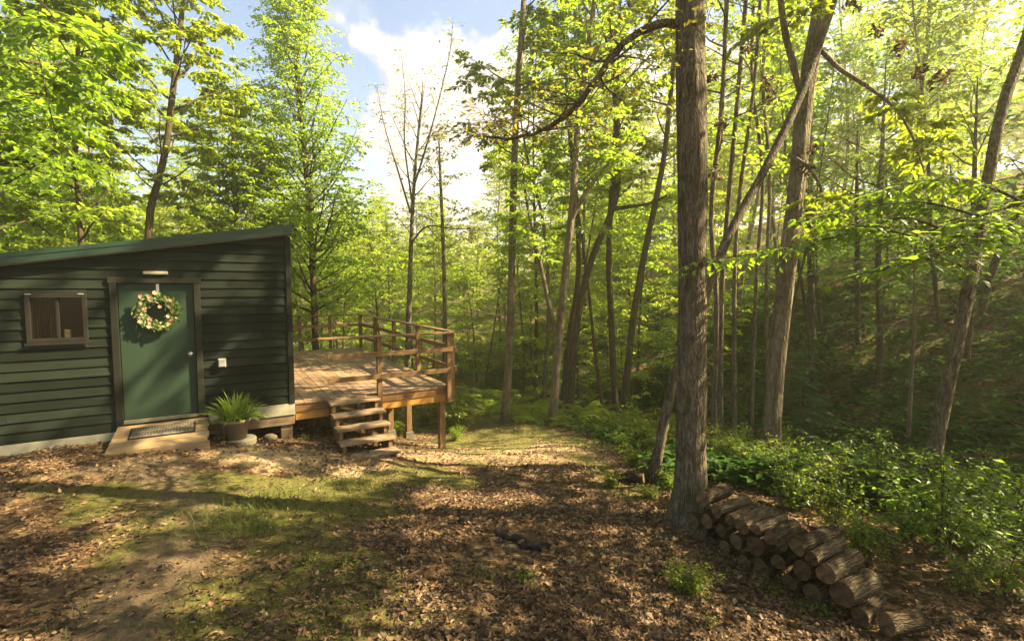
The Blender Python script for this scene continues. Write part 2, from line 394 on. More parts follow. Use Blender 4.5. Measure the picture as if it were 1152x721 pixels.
def make_tree(path, rad, seed, base=.3, n_limbs=22, lmax=2.5, profile='ovoid', el=(10, 60), leaves=9000, size=.11,
              flat=.65, sides=10, twigs=True, twig_sides=3, gap=0., up=.12, aspect=.55, sec_gap=.38, droop=.25, extra=(), rugged=False, broad=False):
    """-> (wood MB, leaf verts, leaf tris). path/rad describe the trunk; extra = list of (path, rad) limbs that carry sprays too"""
    rng = R(seed); wood_mb = MB(); path = np.asarray(path, float)
    rad = np.asarray(rad, float)
    (rugged_trunk(wood_mb, path, rad, rng) if rugged else wood_mb.tube(path, rad, sides, wob=.03, rng=rng))
    S, D, Ln = [], [], []
    zup = np.array([0, 0, 1.])
    limbs = []
    az0 = rng.random() * 6.28
    Ht = path[-1, 2] - path[0, 2]
    for i in range(n_limbs):
        t = (i + rng.random() * .8) / n_limbs
        tt = base + (1 - base) * t
        p = interp_path(path, tt); r0 = np.interp(tt, np.linspace(0, 1, len(rad)), rad)
        L = lmax * PROFILE[profile](t) * (.7 + .5 * rng.random())
        if rng.random() < gap: continue
        a = az0 + i * 2.399 + rng.normal(0, .35); e = math.radians(el[0] + (el[1] - el[0]) * t + rng.normal(0, 9))
        d = np.array([math.cos(a) * math.cos(e), math.sin(a) * math.cos(e), math.sin(e)])
        m = 7; pts = [p]; step = L / (m - 1)
        for k in range(m - 1):
            d = d + rng.normal(0, .11, 3) + zup * up * (1 if k < 3 else -.4); d /= np.linalg.norm(d)
            pts.append(pts[-1] + d * step)
        r1 = min(r0 * .5, .012 * L + .006)
        limbs.append((np.array(pts), np.linspace(r1, max(.004, r1 * .16), m), L, .22))
    for (pp, rr) in extra:
        pp = np.asarray(pp, float); limbs.append((pp, np.asarray(rr), np.linalg.norm(np.diff(pp, axis=0), axis=1).sum() * .6, .45))
    for pts, rr, L, u0 in limbs:
        wood_mb.tube(pts, rr, 6 if rr[0] > .03 else 5, cap=False)
        total = np.linalg.norm(np.diff(pts, axis=0), axis=1).sum()
        ns = max(3, int(total / sec_gap))
        for j in range(ns):
            u = u0 + (1 - u0) * (j + rng.random()) / ns
            p = interp_path(pts, u); k = min(int(u * (len(pts) - 1)), len(pts) - 2)
            tn = pts[k + 1] - pts[k]; tn /= np.linalg.norm(tn) + 1e-9
            sd = np.cross(tn, zup); sd /= np.linalg.norm(sd) + 1e-6
            s = 1 if j % 2 else -1
            d = tn * .65 + sd * s * (.75 + .2 * rng.random()) + rng.normal(0, .2, 3); d[2] = d[2] * .6 + .05; d /= np.linalg.norm(d)
            l2 = max(.3, L * .48 * (1.15 - u) * (.6 + .7 * rng.random()))
            q = [p]
            for kk in range(3):
                d = d + rng.normal(0, .12, 3); d[2] -= .05; d /= np.linalg.norm(d); q.append(q[-1] + d * l2 / 3)
            q = np.array(q)
            rs = max(.003, rr[0] * .22)
            if twigs: wood_mb.tube(q, np.linspace(rs, rs * .4, 4), 4 if rs > .008 else 3, cap=False)
            nt_ = max(2, int(l2 / .2))
            for m2 in range(nt_ + 1):
                w = .15 + .85 * (m2 + rng.random() * .5) / (nt_ + .5)
                p2 = interp_path(q, w); kk = min(int(w * 3), 2); tq = q[kk + 1] - q[kk]; tq /= np.linalg.norm(tq) + 1e-9
                sq = np.cross(tq, zup); sq /= np.linalg.norm(sq) + 1e-6
                s2 = 1 if m2 % 2 else -1
                d2 = tq * .8 + sq * s2 * .7 + rng.normal(0, .22, 3); d2[2] *= .6; d2 /= np.linalg.norm(d2)
                S.append(p2); D.append(d2); Ln.append(.22 + .28 * rng.random())
    if leaves <= 0 or not S: return wood_mb, None, None
    S = np.array(S); D = np.array(D); Ln = np.array(Ln) * (size / .11) ** .5
    per = max(2, int(round(leaves / len(S))))
    if leaves / len(S) < 1.7:
        kp = rng.random(len(S)) < leaves / len(S) / 2; S, D, Ln = S[kp], D[kp], Ln[kp]
    if twigs and twig_sides:
        step = 1 if len(S) < 1200 else 2
        for i in range(0, len(S), step):
            e = S[i] + D[i] * Ln[i]; e[2] -= droop * Ln[i]
            wood_mb.tube(np.array([S[i], e]), [.0035, .002], 3, cap=False)
    a = spray_leaves(S, D, Ln, per, size, rng, flat, aspect, droop)
    if broad:
        V, Q, T = leaf6_arrays(*a, .08, .22); return wood_mb, V, [Q, T]
    V, T = leaf_mesh_arrays(*a)
    return wood_mb, V, T

def place_tree(name, label, base, made, bark_m, leaf_m, cat='tree', group=None, crown='crown', limbs=()):
    """an Empty at the foot with trunk and crown as children (meshes in local coordinates)"""
    e = empty(name, tuple(base), 0, label, cat, group)
    mb, V, T = made; b = np.asarray(base)
    for i in range(len(mb.v)): mb.v[i] = mb.v[i] - b
    mb.build('trunk', bark_m, e, smooth=True)
    for nm, lb in limbs:
        for i in range(len(lb.v)): lb.v[i] = lb.v[i] - b
        lb.build(nm, bark_m, e, smooth=True)
    if V is not None: link(crown, mesh_np(crown, V - b, T, leaf_m), e)
    return e

def copy_tree(o, parent=None):
    c = o.copy(); COL.objects.link(c)
    if parent is not None: c.parent = parent
    for ch in list(o.children): copy_tree(ch, c)
    return c

# ------------------------------------------------------------------ noise on arrays
def vnoise(x, y, sc, seed):
    rng = R(seed); G = rng.random((64, 64))
    x = np.asarray(x) * sc + 1000.; y = np.asarray(y) * sc + 1000.
    i = np.floor(x).astype(int); j = np.floor(y).astype(int); fx = x - i; fy = y - j
    fx = fx * fx * (3 - 2 * fx); fy = fy * fy * (3 - 2 * fy)
    g = lambda a, b: G[a % 64, b % 64]
    return (g(i, j) * (1 - fx) + g(i + 1, j) * fx) * (1 - fy) + (g(i, j + 1) * (1 - fx) + g(i + 1, j + 1) * fx) * fy
def fbm(x, y, sc, seed):
    return .5 * vnoise(x, y, sc, seed) + .3 * vnoise(x, y, sc * 2.1, seed + 1) + .2 * vnoise(x, y, sc * 4.3, seed + 2)
def sstep(a, b, x): 
    t = np.clip((np.asarray(x) - a) / (b - a), 0, 1); return t * t * (3 - 2 * t)
def blob(x, y, cx, cy, rx, ry, rot=0):
    c, s = math.cos(rot), math.sin(rot); dx, dy = x - cx, y - cy
    u, v = (dx * c + dy * s) / rx, (-dx * s + dy * c) / ry
    return np.exp(-(u * u + v * v))
def seg_d(x, y, P):
    d = np.full(np.broadcast(x, y).shape, 1e9)
    for a, b in zip(P[:-1], P[1:]):
        a = np.array(a); b = np.array(b); ab = b - a
        t = np.clip(((x - a[0]) * ab[0] + (y - a[1]) * ab[1]) / (ab @ ab), 0, 1)
        d = np.minimum(d, np.hypot(x - a[0] - t * ab[0], y - a[1] - t * ab[1]))
    return d
TRAIL = [(-4.6, 6.0), (-3.4, 5.0), (-2.9, 4.2), (-2.6, 3.2), (-2.2, 2.0)]
def m_dirt(x, y):
    d = np.exp(-(seg_d(x, y, TRAIL) / .42) ** 2)
    d = np.maximum(d, .75 * blob(x, y, -4.6, 5.9, 1.1, .4, .5))
    return np.clip(d * (.4 + 1.1 * fbm(x, y, 1.6, 5)), 0, .95)
def m_moss(x, y):
    f = fbm(x, y, .75, 21)
    near = .55 * blob(x, y, -3.0, 3.4, 2.2, 2.4) + .8 * blob(x, y, -2.4, 5.6, 1.5, .9, .4) + .75 * blob(x, y, -1.7, 2.7, .9, .8) + 1.25 * blob(x, y, -.6, 13.5, 1.9, 3.6, .1) + .55 * blob(x, y, .8, 10, 2.2, 1.2) + .45 * blob(x, y, 2.2, 7.2, .8, 1.8) + .5 * blob(x, y, -1.0, 7.2, 1.2, .8)
    near = np.maximum(np.maximum(near, .5 * sstep(5.5, 8, x) * sstep(5, 8, y)), .85 * sstep(15, 21, y) * (1 - .7 * sstep(6, 9, x)))
    return np.clip(sstep(.38, .85, near * 1.0 + (f - .5) * 1.9) , 0, 1) * (1 - .7 * m_dirt(x, y))
def m_sun_tan(x, y):  # tan bare ground, with the sunlit patch before the deck painted in
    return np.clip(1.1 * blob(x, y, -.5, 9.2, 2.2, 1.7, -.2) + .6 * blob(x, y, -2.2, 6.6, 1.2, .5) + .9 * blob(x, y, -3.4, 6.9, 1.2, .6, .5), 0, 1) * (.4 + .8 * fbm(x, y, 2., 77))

# ------------------------------------------------------------------ ground sheet
def make_ground():
    th = np.concatenate([np.linspace(-62, 62, 330), np.linspace(62, 298, 110)[1:-1]]) * PI / 180   # from the viewing direction
    r = np.concatenate([[.3, .8], np.geomspace(1.3, 14, 230), np.geomspace(14, 240, 90)[1:]])
    X = r[:, None] * np.sin(th)[None]; Y = r[:, None] * np.cos(th)[None]
    Z = H(X, Y)
    Z += (fbm(X, Y, 3.1, 3) - .5) * .045 + (vnoise(X, Y, 11., 9) - .5) * .018
    nr, nth = X.shape
    V = np.stack([X, Y, Z], -1).reshape(-1, 3)
    i = np.arange(nr - 1)[:, None] * nth; j = np.arange(nth)[None]; k = (j + 1) % nth
    Q = np.stack([i + j, i + nth + j, i + nth + k, i + k], -1).reshape(-1, 4)[:, ::-1]
    V = np.concatenate([V, [[0, 0, H(0., 0.)]]]); c = len(V) - 1
    T = np.stack([np.full(nth, c), np.arange(nth), (np.arange(nth) + 1) % nth], -1)[:, ::-1]
    me = mesh_np('ground', V, [Q, T], None, True)
    x, y = V[:, 0], V[:, 1]
    at_ = me.color_attributes.new('cover', 'FLOAT_COLOR', 'POINT')
    C = np.stack([m_moss(x, y), m_dirt(x, y), m_sun_tan(x, y), np.ones(len(x))], -1).astype(np.float32)
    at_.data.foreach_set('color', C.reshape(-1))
    n = me.polygons[0].normal
    if n.z < 0: me.flip_normals()
    m, nt, out = newmat('forest_floor'); g = NT(nt)
    pos = g.n('NewGeometry').outputs['Position']
    at2 = g.n('Attribute'); at2.attribute_name = 'cover'
    sep = g.n('SeparateColor'); g.l(at2.outputs['Color'], sep.inputs[0])
    vor = g.n('TexVoronoi'); vor.inputs['Scale'].default_value = 17; vor.inputs['Randomness'].default_value = 1
    wp = g.n('VectorMath', operation='ADD'); wn = g.n('TexNoise'); wn.inputs['Scale'].default_value = 9; g.l(pos, wn.inputs['Vector'])
    ws = g.n('VectorMath', operation='SCALE'); g.l(wn.outputs['Color'], ws.inputs[0]); ws.inputs['Scale'].default_value = .12
    g.l(pos, wp.inputs[0]); g.l(ws.outputs[0], wp.inputs[1]); g.l(wp.outputs[0], vor.inputs['Vector'])
    sv = g.n('SeparateColor'); g.l(vor.outputs['Color'], sv.inputs[0])
    leaf = g.ramp(sv.outputs[0], [(0, (.032, .02, .012)), (.3, (.075, .044, .023)), (.6, (.125, .074, .038)), (.85, (.185, .115, .06)), (1, (.26, .18, .105))])
    big = g.noise(pos, .8, 5, .65)
    leaf = g.mix(1., leaf, g.ramp(big, [(.3, .62), (.7, 1.15)]), 'MULTIPLY')
    fine = g.noise(pos, 42., 6, .75)
    soil = g.ramp(fine, [(.25, (.05, .033, .02)), (.5, (.095, .066, .04)), (.8, (.15, .11, .07))])
    mossc = g.ramp(g.noise(pos, 30., 6, .7), [(.25, (.035, .036, .009)), (.5, (.075, .074, .017)), (.8, (.12, .11, .035))])
    tan = g.ramp(fine, [(.2, (.19, .13, .07)), (.5, (.33, .235, .13)), (.8, (.44, .33, .2))])  # tan soil colour, lightened to paint sunlight onto the ground
    brk = g.noise(pos, 6., 6, .7)
    def edge(ch, lo, hi): return g.ramp(g.math('ADD', ch, g.math('MULTIPLY_ADD', brk, .9, -.45)), [(lo, 0.), (hi, 1.)])
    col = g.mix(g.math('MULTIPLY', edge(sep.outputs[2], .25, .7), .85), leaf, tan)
    col = g.mix(edge(sep.outputs[1], .3, .6), col, soil)
    col = g.mix(g.math('MULTIPLY', edge(sep.outputs[0], .28, .75), .85), col, mossc)
    h = g.math('ADD', g.math('MULTIPLY', vor.outputs['Distance'], 1.), g.math('MULTIPLY', fine, .6))
    g.bsdf(out, col, .92, g.bump(h, .8, .02), .12)
    me.materials.append(m)
    o = link('ground', me); tag(o, 'leaf strewn forest floor falling from the cabin towards a ravine', None, None, 'structure')
    return o
make_ground()

# ------------------------------------------------------------------ cabin frame: x along the front wall, y into the building, z up; origin at the door sill
P0 = np.array([-5.628, 6.979, 0.20]); RZ = math.radians(31.0)
_cx, _sx = math.cos(RZ), math.sin(RZ)
def cab(x, y, z): return np.array([P0[0] + x * _cx - y * _sx, P0[1] + x * _sx + y * _cx, P0[2] + z])
def uncab(X, Y): 
    dx, dy = X - P0[0], Y - P0[1]; return dx * _cx + dy * _sx, -dx * _sx + dy * _cx
def gz(x, y):
    p = cab(x, y, 0); return H(p[0], p[1]) - P0[2]
OFF = {}
def cthing(name, x, y, z, label, cat, group=None):
    e = empty(name, tuple(cab(x, y, z)), RZ, label, cat, group); OFF[e.name] = np.array([x, y, z]); return e
def cb(mb, name, mat, thing, root=None, smooth=False, bevel=0.):
    off = OFF[(root or thing).name]
    for i in range(len(mb.v)): mb.v[i] = mb.v[i] - off
    return mb.build(name, mat, thing, smooth, bevel)

def painted(name, c, wear):
    m, nt, out = newmat(name); g = NT(nt); co = g.n('TexCoord').outputs['Object']
    rnd = g.n('NewGeometry').outputs['Random Per Island']
    gr = g.noise(g.mapping(co, (1.5, 20, 30)), 1.5, 6, .7, .5)
    bl = g.noise(co, 1.7, 5, .65)
    col = g.ramp(gr, [(.25, tuple(.6 * x for x in c)), (.55, c), (.8, tuple(1.5 * x for x in c))])
    col = g.mix(1., col, g.ramp(bl, [(.3, .7), (.7, 1.3)]), 'MULTIPLY')
    col = g.mix(1., col, g.ramp(g.math('MULTIPLY_ADD', rnd, .6, .4), [(0, 0.), (1, 1.)]), 'MULTIPLY')
    f = g.ramp(g.math('MULTIPLY', gr, bl), [(.33, 0.), (.5, .5)])
    col = g.mix(f, col, wear)
    g.bsdf(out, col, .7, g.bump(gr, .45, .003), .12); return m
M['siding'] = painted('dark_green_siding_paint', (.0155, .021, .014), (.042, .045, .033))
M['trim_dark'] = painted('weathered_dark_trim', (.026, .027, .02), (.08, .07, .048))
M['roof_green'] = plain('green_painted_metal', (.010, .030, .016), .42, .5, 0., .12, 3.)
M['door_green'] = plain('green_painted_door', (.020, .038, .022), .5, .25, 0., .08, 2.)
M['soffit'] = plain('pale_soffit_board', (.16, .14, .10), .8)
M['skirt'] = plain('grey_green_skirt_board', (.29, .265, .195), .85, .15, 0., .3, 4.)
M['beam'] = wood('weathered_sill_beam', (.08, .055, .035), (.16, .11, .07), (.24, .17, .11), 'x')
M['chrome'] = plain('brushed_metal', (.6, .58, .54), .3, .5, 1., .05)
M['dark_frame'] = plain('dark_window_frame', (.014, .012, .010), .6, .2)
M['cream'] = plain('cream_plastic', (.30, .27, .19), .45, .4, 0., .1)
M['grey_plastic'] = plain('grey_box_plastic', (.3, .29, .26), .5, .4, 0., .1)
M['concrete'] = plain('rough_concrete', (.10, .09, .068), .95, .1, 0., .35, 14.)
M['stone'] = plain('pale_field_stone', (.075, .06, .042), .9, .15, 0., .35, 11.)
M['interior'] = plain('dark_interior', (.014, .011, .008), .9)
M['curtain'] = plain('brown_curtain', (.014, .009, .005), .95, .05, 0., .35, 20.)

def roofz(x): return 2.80 + (x - 2.27) * .171      # underside of the roof at the front wall
XL, XR, YB = -3.7, 2.27, 3.6
cabin = cthing('cabin', -.7, 1.6, -.3, 'small dark green lap sided cabin with sloping green roof and a wreathed door', 'cabin')
# core walls
w = MB()
T_ = .014
def wallpoly(x0, x1, z0):   # front wall pieces butting around the door and window
    return [(x0, z0), (x1, z0), (x1, roofz(x1)), (x0, roofz(x0))]
w.prism(wallpoly(XL, -.94, -.16), 'y', T_, T_ + .1)
w.prism(wallpoly(-.36, -.0, -.16), 'y', T_, T_ + .1)
w.prism(wallpoly(.915, XR - .02, -.16), 'y', T_, T_ + .1)
w.prism([(-.94, -.16), (-.36, -.16), (-.36, 1.21), (-.94, 1.21)], 'y', T_, T_ + .1)
w.prism([(-.94, 1.85), (-.36, 1.85), (-.36, roofz(-.36)), (-.94, roofz(-.94))], 'y', T_, T_ + .1)
w.prism([(0, 2.0), (.915, 2.0), (.915, roofz(.915)), (0, roofz(0))], 'y', T_, T_ + .1)
w.prism([(XL, -.16), (XR - .02, -.16), (XR - .02, roofz(XR)), (XL, roofz(XL))], 'y', YB - .1, YB)
w.box(XL, XL + .1, .116, YB - .102, -.16, roofz(XL) - .01)
w.box(XR - .12, XR - .02, .116, YB - .102, -.16, roofz(XR) - .02)
w.box(XL + .102, XR - .122, .116, YB - .102, -.15, -.10)
cb(w, 'wall', M['interior'], cabin)
# lap siding: wedge boards
sd = MB(); EXPO = .137; rs = R(4)
def lap_front(x0, x1, z0, z1):
    # clip under the sloping roof
    def xs(z): return 2.27 + (z + .012 - 2.80) / .171        # roof underside height z is reached at x
    a0, a1 = max(x0, xs(z0)), max(x0, xs(z1))
    if a0 >= x1 - .03: return
    a1 = min(a1, x1 - .005)
    f0, f1 = -.019 - rs.random() * .004, -.004; z0 = z0 + .009 + .003 * rs.random()
    sd.hexa([(a0, f0, z0), (x1, f0, z0), (x1, .012, z0), (a0, .012, z0), (a1, f1, z1), (x1, f1, z1), (x1, .012, z1), (a1, .012, z1)])
for k in range(-1, 22):
    z0 = .0 + k * EXPO; z1 = z0 + EXPO + .004
    right = (XR - .075)
    cuts = []
    for a, b, zb, zt in ((-.085, 1.0, -.3, 2.08), (-.965, -.335, 1.17, 1.857)):
        if z1 > zb + .005 and z0 < zt - .005:
            cuts.append((a, b))
            if z0 < zb - .02: lap_front(a + .001, b - .001, z0, zb)
            if z1 > zt + .02: lap_front(a + .001, b - .001, zt - .004, z1)
    if k == -1: cuts.append((-.085, 3))
    xs_ = XL
    segs = []
    for a, b in sorted(cuts):
        if a > xs_: segs.append((xs_, a))
        xs_ = b
    if xs_ < right: segs.append((xs_, right))
    for a, b in segs:
        if b - a > 1.1 and rs.random() < .75:
            c = a + (b - a) * (.3 + .4 * rs.random()); lap_front(a, c - .001, z0, z1); lap_front(c + .001, b, z0, z1)
        else: lap_front(a, b, z0, z1)
for k in range(0, 21):          # right-hand side wall above the deck
    z0 = k * EXPO; z1 = min(z0 + EXPO + .004, roofz(XR) - .02)
    if z1 - z0 < .03: break
    sd.hexa([(XR - .018, .05, z0), (XR + .006, .05, z0), (XR + .006, YB, z0), (XR - .018, YB, z0), (XR - .018, .05, z1), (XR - .014, .05, z1), (XR - .014, YB, z1), (XR - .018, YB, z1)])
cb(sd, 'siding', M['siding'], cabin)
tr = MB(); tr.box(XR - .072, XR + .012, -.034, .012, 0, roofz(XR) - .03); tr.box(XR - .016, XR + .012, .0125, .1, 0, roofz(XR) - .03)
cb(tr, 'corner_board', M['trim_dark'], cabin, bevel=.004)
# roof: sloping slab with deep fascia and a pale soffit edge
def slab(x0, x1, y0, y1, dz0, dz1):
    return [(x0, y0, roofz(x0) + dz0), (x1, y0, roofz(x1) + dz0), (x1, y1, roofz(x1) + dz0), (x0, y1, roofz(x0) + dz0),
            (x0, y0, roofz(x0) + dz1), (x1, y0, roofz(x1) + dz1), (x1, y1, roofz(x1) + dz1), (x0, y1, roofz(x0) + dz1)]
rf = MB(); rf.hexa(slab(XL - .3, XR + .03, -.10, YB + .2, .03, .145))
roof = cb(rf, 'roof', M['roof_green'], cabin, bevel=.006)
rb = MB()
for i in range(16):
    xx = XL - .2 + i * .4
    if xx < XR: rb.hexa(slab(xx, xx + .03, -.09, YB + .19, .146, .17))
cb(rb, 'roof_seam', M['roof_green'], roof, root=cabin)
fa = MB(); fa.hexa(slab(XL - .3, XR + .035, -.125, -.1025, .012, .15)); fa.hexa(slab(XL - .3, XR + .04, -.134, -.1265, .10, .158))
cb(fa, 'fascia', M['roof_green'], roof, root=cabin)
so = MB(); so.hexa(slab(XL - .29, XR + .02, -.098, -.03, -.004, .0275)); cb(so, 'soffit', M['soffit'], roof, root=cabin)
# skirt, beam, piers
sk = MB(); sk.box(XL, -.09, -.018, .01, -.32, -.139); cb(sk, 'skirt_board', M['skirt'], cabin, bevel=.004)
sk = MB(); sk.prism([(1.04, -.195), (XR + .012, -.195), (XR + .012, -.003), (1.04, -.003)], 'y', -.022, .008); sk.box(XR - .02, XR + .012, .009, YB, -.195, -.003); cb(sk, 'skirt_board', M['skirt'], cabin, bevel=.004)
bm_ = MB(); bm_.box(.95, XR + .005, -.004, .14, -.36, -.199); cb(bm_, 'sill_beam', M['beam'], cabin, bevel=.006)
for xx, yy in ((XR - .12, .12), (XR - .12, 1.8), (XR - .12, 3.3), (1.2, .15)):
    pr = MB(); g0 = gz(xx, yy); pr.box(xx - .09, xx + .09, yy - .09, yy + .09, g0 - .15, -.362); cb(pr, 'pier', M['beam'], cabin, bevel=.008)
# door and its frame
d = MB(); d.box(.006, .909, .012, .055, .012, 1.992); door = cb(d, 'door', M['door_green'], cabin, bevel=.004)
k = MB(); k.lathe([(0, 0), (.012, .0), (.012, .03), (.026, .034), (.031, .048), (.026, .062), (.012, .068), (0, .068)], 16); kv = np.array(k.v[0])
k.v[0] = np.stack([.845 + kv[:, 0], .011 - kv[:, 2], .93 + kv[:, 1]], -1)
pl = np.array([(.038 * math.cos(t), .038 * math.sin(t)) for t in np.linspace(0, 2 * PI, 20, endpoint=False)])
k.prism([(.845 + a, .93 + b) for a, b in pl], 'y', .004, .0115)
cb(k, 'door_knob', M['chrome'], door, root=cabin, smooth=True)
hk = MB(); hk.box(.452, .488, .006, .0118, 1.80, 1.99); cb(hk, 'wreath_hanger', M['chrome'], door, root=cabin)
df = MB(); df.box(-.085, -.001, -.046, .06, -.13, 2.0); df.box(.916, 1.0, -.046, .06, -.13, 2.0); df.box(-.1, 1.015, -.05, .06, 2.0015, 2.085)
cb(df, 'door_frame', M['trim_dark'], cabin, bevel=.005)
ds = MB(); ds.box(0.0, .915, -.03, .06, -.04, .008); cb(ds, 'door_sill', M['soffit'], cabin, bevel=.004)
# window: frame, two sliding panes, a curtain and a small box on the sill inside
wf = MB(); wf.box(-.965, -.915, -.045, .06, 1.20, 1.86); wf.box(-.385, -.335, -.045, .06, 1.20, 1.86); wf.box(-.914, -.386, -.045, .06, 1.80, 1.86); wf.box(-.914, -.386, -.045, .06, 1.20, 1.25)
wf.box(-.665, -.630, -.02, .02, 1.2515, 1.7985)
win = cb(wf, 'window', M['dark_frame'], cabin, bevel=.004)
gm, nt, out = newmat('dull_window_glass'); g_ = NT(nt); gl = g_.n('BsdfGlossy'); gl.inputs['Roughness'].default_value = .2; trn = g_.n('BsdfTransparent'); trn.inputs['Color'].default_value = (.75, .75, .68, 1)
mx = g_.n('MixShader'); mx.inputs[0].default_value = .03; g_.l(trn.outputs[0], mx.inputs[1]); g_.l(gl.outputs[0], mx.inputs[2]); g_.l(mx.outputs[0], out.inputs['Surface']); M['glass'] = gm
for a, b, yy in ((-.914, -.666, -.004), (-.629, -.386, .012)):
    pn = MB(); pn.box(a, b, yy, yy + .004, 1.2515, 1.7985); cb(pn, 'pane', M['glass'], win, root=cabin)
ws_ = MB(); ws_.box(-.985, -.315, -.06, -.0455, 1.165, 1.20); cb(ws_, 'window_sill', M['dark_frame'], win, root=cabin)
for a in (-.955, -.42):
    q = MB(); q.box(a, a + .06, -.054, -.046, 1.845, 1.856); cb(q, 'bracket', M['grey_plastic'], win, root=cabin)
cu = MB(); n = 40
cv = []
for i in range(n + 1):
    x = -.935 + i / n * .27; y = .09 + .012 * math.sin(i * 1.5); cv += [(x, y, 1.22), (x, y, 1.83)]
cu.add(cv, [[2 * i, 2 * i + 2, 2 * i + 3, 2 * i + 1] for i in range(n)]); cb(cu, 'curtain', M['curtain'], win, root=cabin, smooth=True)
bx = MB(); bx.box(-.6, -.53, .04, .09, 1.2505, 1.36); cb(bx, 'sill_box', M['soffit'], win, root=cabin, bevel=.004)
# bar lamp over the door, outlet box
lp = MB(); lp.box(.31, .61, -.085, -.03, 2.125, 2.175); lamp = cb(lp, 'bar_lamp', M['cream'], cabin, bevel=.012)
lq = MB(); lq.box(.33, .59, -.07, -.028, 2.1765, 2.20); cb(lq, 'lamp_mount', M['dark_frame'], lamp, root=cabin, bevel=.004)
ob = MB(); ob.box(1.195, 1.305, -.085, -.012, .70, .835); outlet = cb(ob, 'outlet_box', M['grey_plastic'], cabin, bevel=.01)
oc = MB(); oc.box(1.208, 1.292, -.094, -.0855, .715, .82); cb(oc, 'cover_plate', M['grey_plastic'], outlet, root=cabin, bevel=.004)

# ------------------------------------------------------------------ wreath
M['wreath_leaf'] = leafmat('wreath_leaf', [(.03, .07, .015), (.06, .115, .02), (.12, .17, .04)], (.14, .22, .04), .25)
M['flower_pink'] = plain('pink_flower', (.46, .22, .17), .7, .2, 0., .3, 40.)
M['flower_cream'] = plain('cream_flower', (.46, .39, .22), .7, .2, 0., .3, 40.)
WX, WZ, WR = .46, 1.575, .205
wr = cthing('door_wreath', WX, -.03, WZ, 'round leafy wreath of pink and cream flowers hanging on the green door', 'wreath')
rg = MB(); th = np.linspace(0, 2 * PI, 41); rg.tube(np.stack([WX + WR * np.cos(th), -.022 + 0 * th, WZ + WR * np.sin(th)], -1), .02, 6, cap=False); cb(rg, 'vine_ring', M['twig'], wr, smooth=True)
rng = R(11); n = 780
a = rng.random(n) * 2 * PI; rr = WR + rng.normal(0, .034, n)
Pp = np.stack([WX + rr * np.cos(a), -.035 - rng.random(n) * .05, WZ + rr * np.sin(a)], -1)
out_ = rng.normal(0, .5, n) + .3
Ax = np.stack([-np.sin(a) * .9 + np.cos(a) * out_, -.25 - .4 * rng.random(n), np.cos(a) * .9 + np.sin(a) * out_], -1)
Nv = np.stack([rng.normal(0, .5, n), -np.ones(n), rng.normal(0, .5, n)], -1)
V, Q, T = leaf6_arrays(Pp, Ax, Nv, .038 + .036 * rng.random(n), .019 + .013 * rng.random(n))
lm = MB(); lm.add(V, Q, T); cb(lm, 'foliage', M['wreath_leaf'], wr)
for i in range(38):
    a = i / 38 * 2 * PI + rng.normal(0, .1); rr = WR + rng.normal(0, .048); f = MB()
    c = np.array([WX + rr * math.cos(a), -.075 - rng.random() * .015, WZ + rr * math.sin(a)]); s = .012 + .014 * rng.random()
    n5 = 6; ang = np.arange(n5) / n5 * 2 * PI + rng.random()
    Ax = np.stack([np.cos(ang), -np.full(n5, .45), np.sin(ang)], -1); V, Q, T = leaf6_arrays(np.repeat(c[None], n5, 0), Ax, np.repeat([[0, -1., 0]], n5, 0) + Ax * .3, np.full(n5, s * 1.5), np.full(n5, s * 1.5)); f.add(V, Q, T)
    f.lathe([(s * .5, -s * .25), (s * .45, s * .2), (0, s * .35)], 7, tuple(c))
    cb(f, 'flower', M['flower_cream'] if (math.sin(a) < -.15 and i % 3) or i % 5 == 0 else M['flower_pink'], wr)

# ------------------------------------------------------------------ ramp, door mat, potted plant
M['ramp_wood'] = wood('worn_tan_plank', (.17, .105, .05), (.29, .19, .10), (.38, .27, .16), 'x', 1., .7, .4)
rp = cthing('wooden_ramp', .46, -.4, -.3, 'low tan plank ramp on the ground under the cabin door', 'ramp')
mb = MB(); N_ = 5; ztop = lambda y: -.05 + y * .20
for i in range(N_):
    y0, y1 = -.045 - i * .157, -.045 - (i + 1) * .157 + .004
    xa, xb = -.07 - .04 * i / N_, 1.03 + .02 * (i % 2)
    mb.hexa([(xa, y1, ztop(y1) - .032), (xb, y1, ztop(y1) - .032), (xb, y0, ztop(y0) - .032), (xa, y0, ztop(y0) - .032), (xa, y1, ztop(y1)), (xb, y1, ztop(y1)), (xb, y0, ztop(y0)), (xa, y0, ztop(y0))])
cb(mb, 'deck_plank', M['ramp_wood'], rp, bevel=.004)
mb = MB()
for x in (-.06, .45, .97): mb.hexa([(x, -.80, -.36), (x + .05, -.80, -.36), (x + .05, -.05, -.36), (x, -.05, -.36), (x, -.80, ztop(-.80) - .0335), (x + .05, -.80, ztop(-.80) - .0335), (x + .05, -.05, ztop(-.05) - .0335), (x, -.05, ztop(-.05) - .0335)])
mb.hexa([(-.12, -.845, -.38), (1.06, -.845, -.38), (1.06, -.82, -.38), (-.12, -.82, -.38), (-.12, -.845, ztop(-.83)), (1.06, -.845, ztop(-.83)), (1.06, -.832, ztop(-.83)), (-.12, -.832, ztop(-.83))])
cb(mb, 'bearer', M['ramp_wood'], rp)
m, nt, out = newmat('woven_scroll_mat'); g = NT(nt); co = g.n('TexCoord').outputs['Object']
vo = g.n('TexVoronoi', feature='DISTANCE_TO_EDGE'); vo.inputs['Scale'].default_value = 30; vo.inputs['Randomness'].default_value = .35; g.l(co, vo.inputs['Vector'])
wv = g.n('TexWave', wave_type='RINGS'); wv.inputs['Scale'].default_value = 9; wv.inputs['Distortion'].default_value = 5; g.l(co, wv.inputs['Vector'])
f = g.ramp(vo.outputs[0], [(.06, 1.), (.14, 0.)])
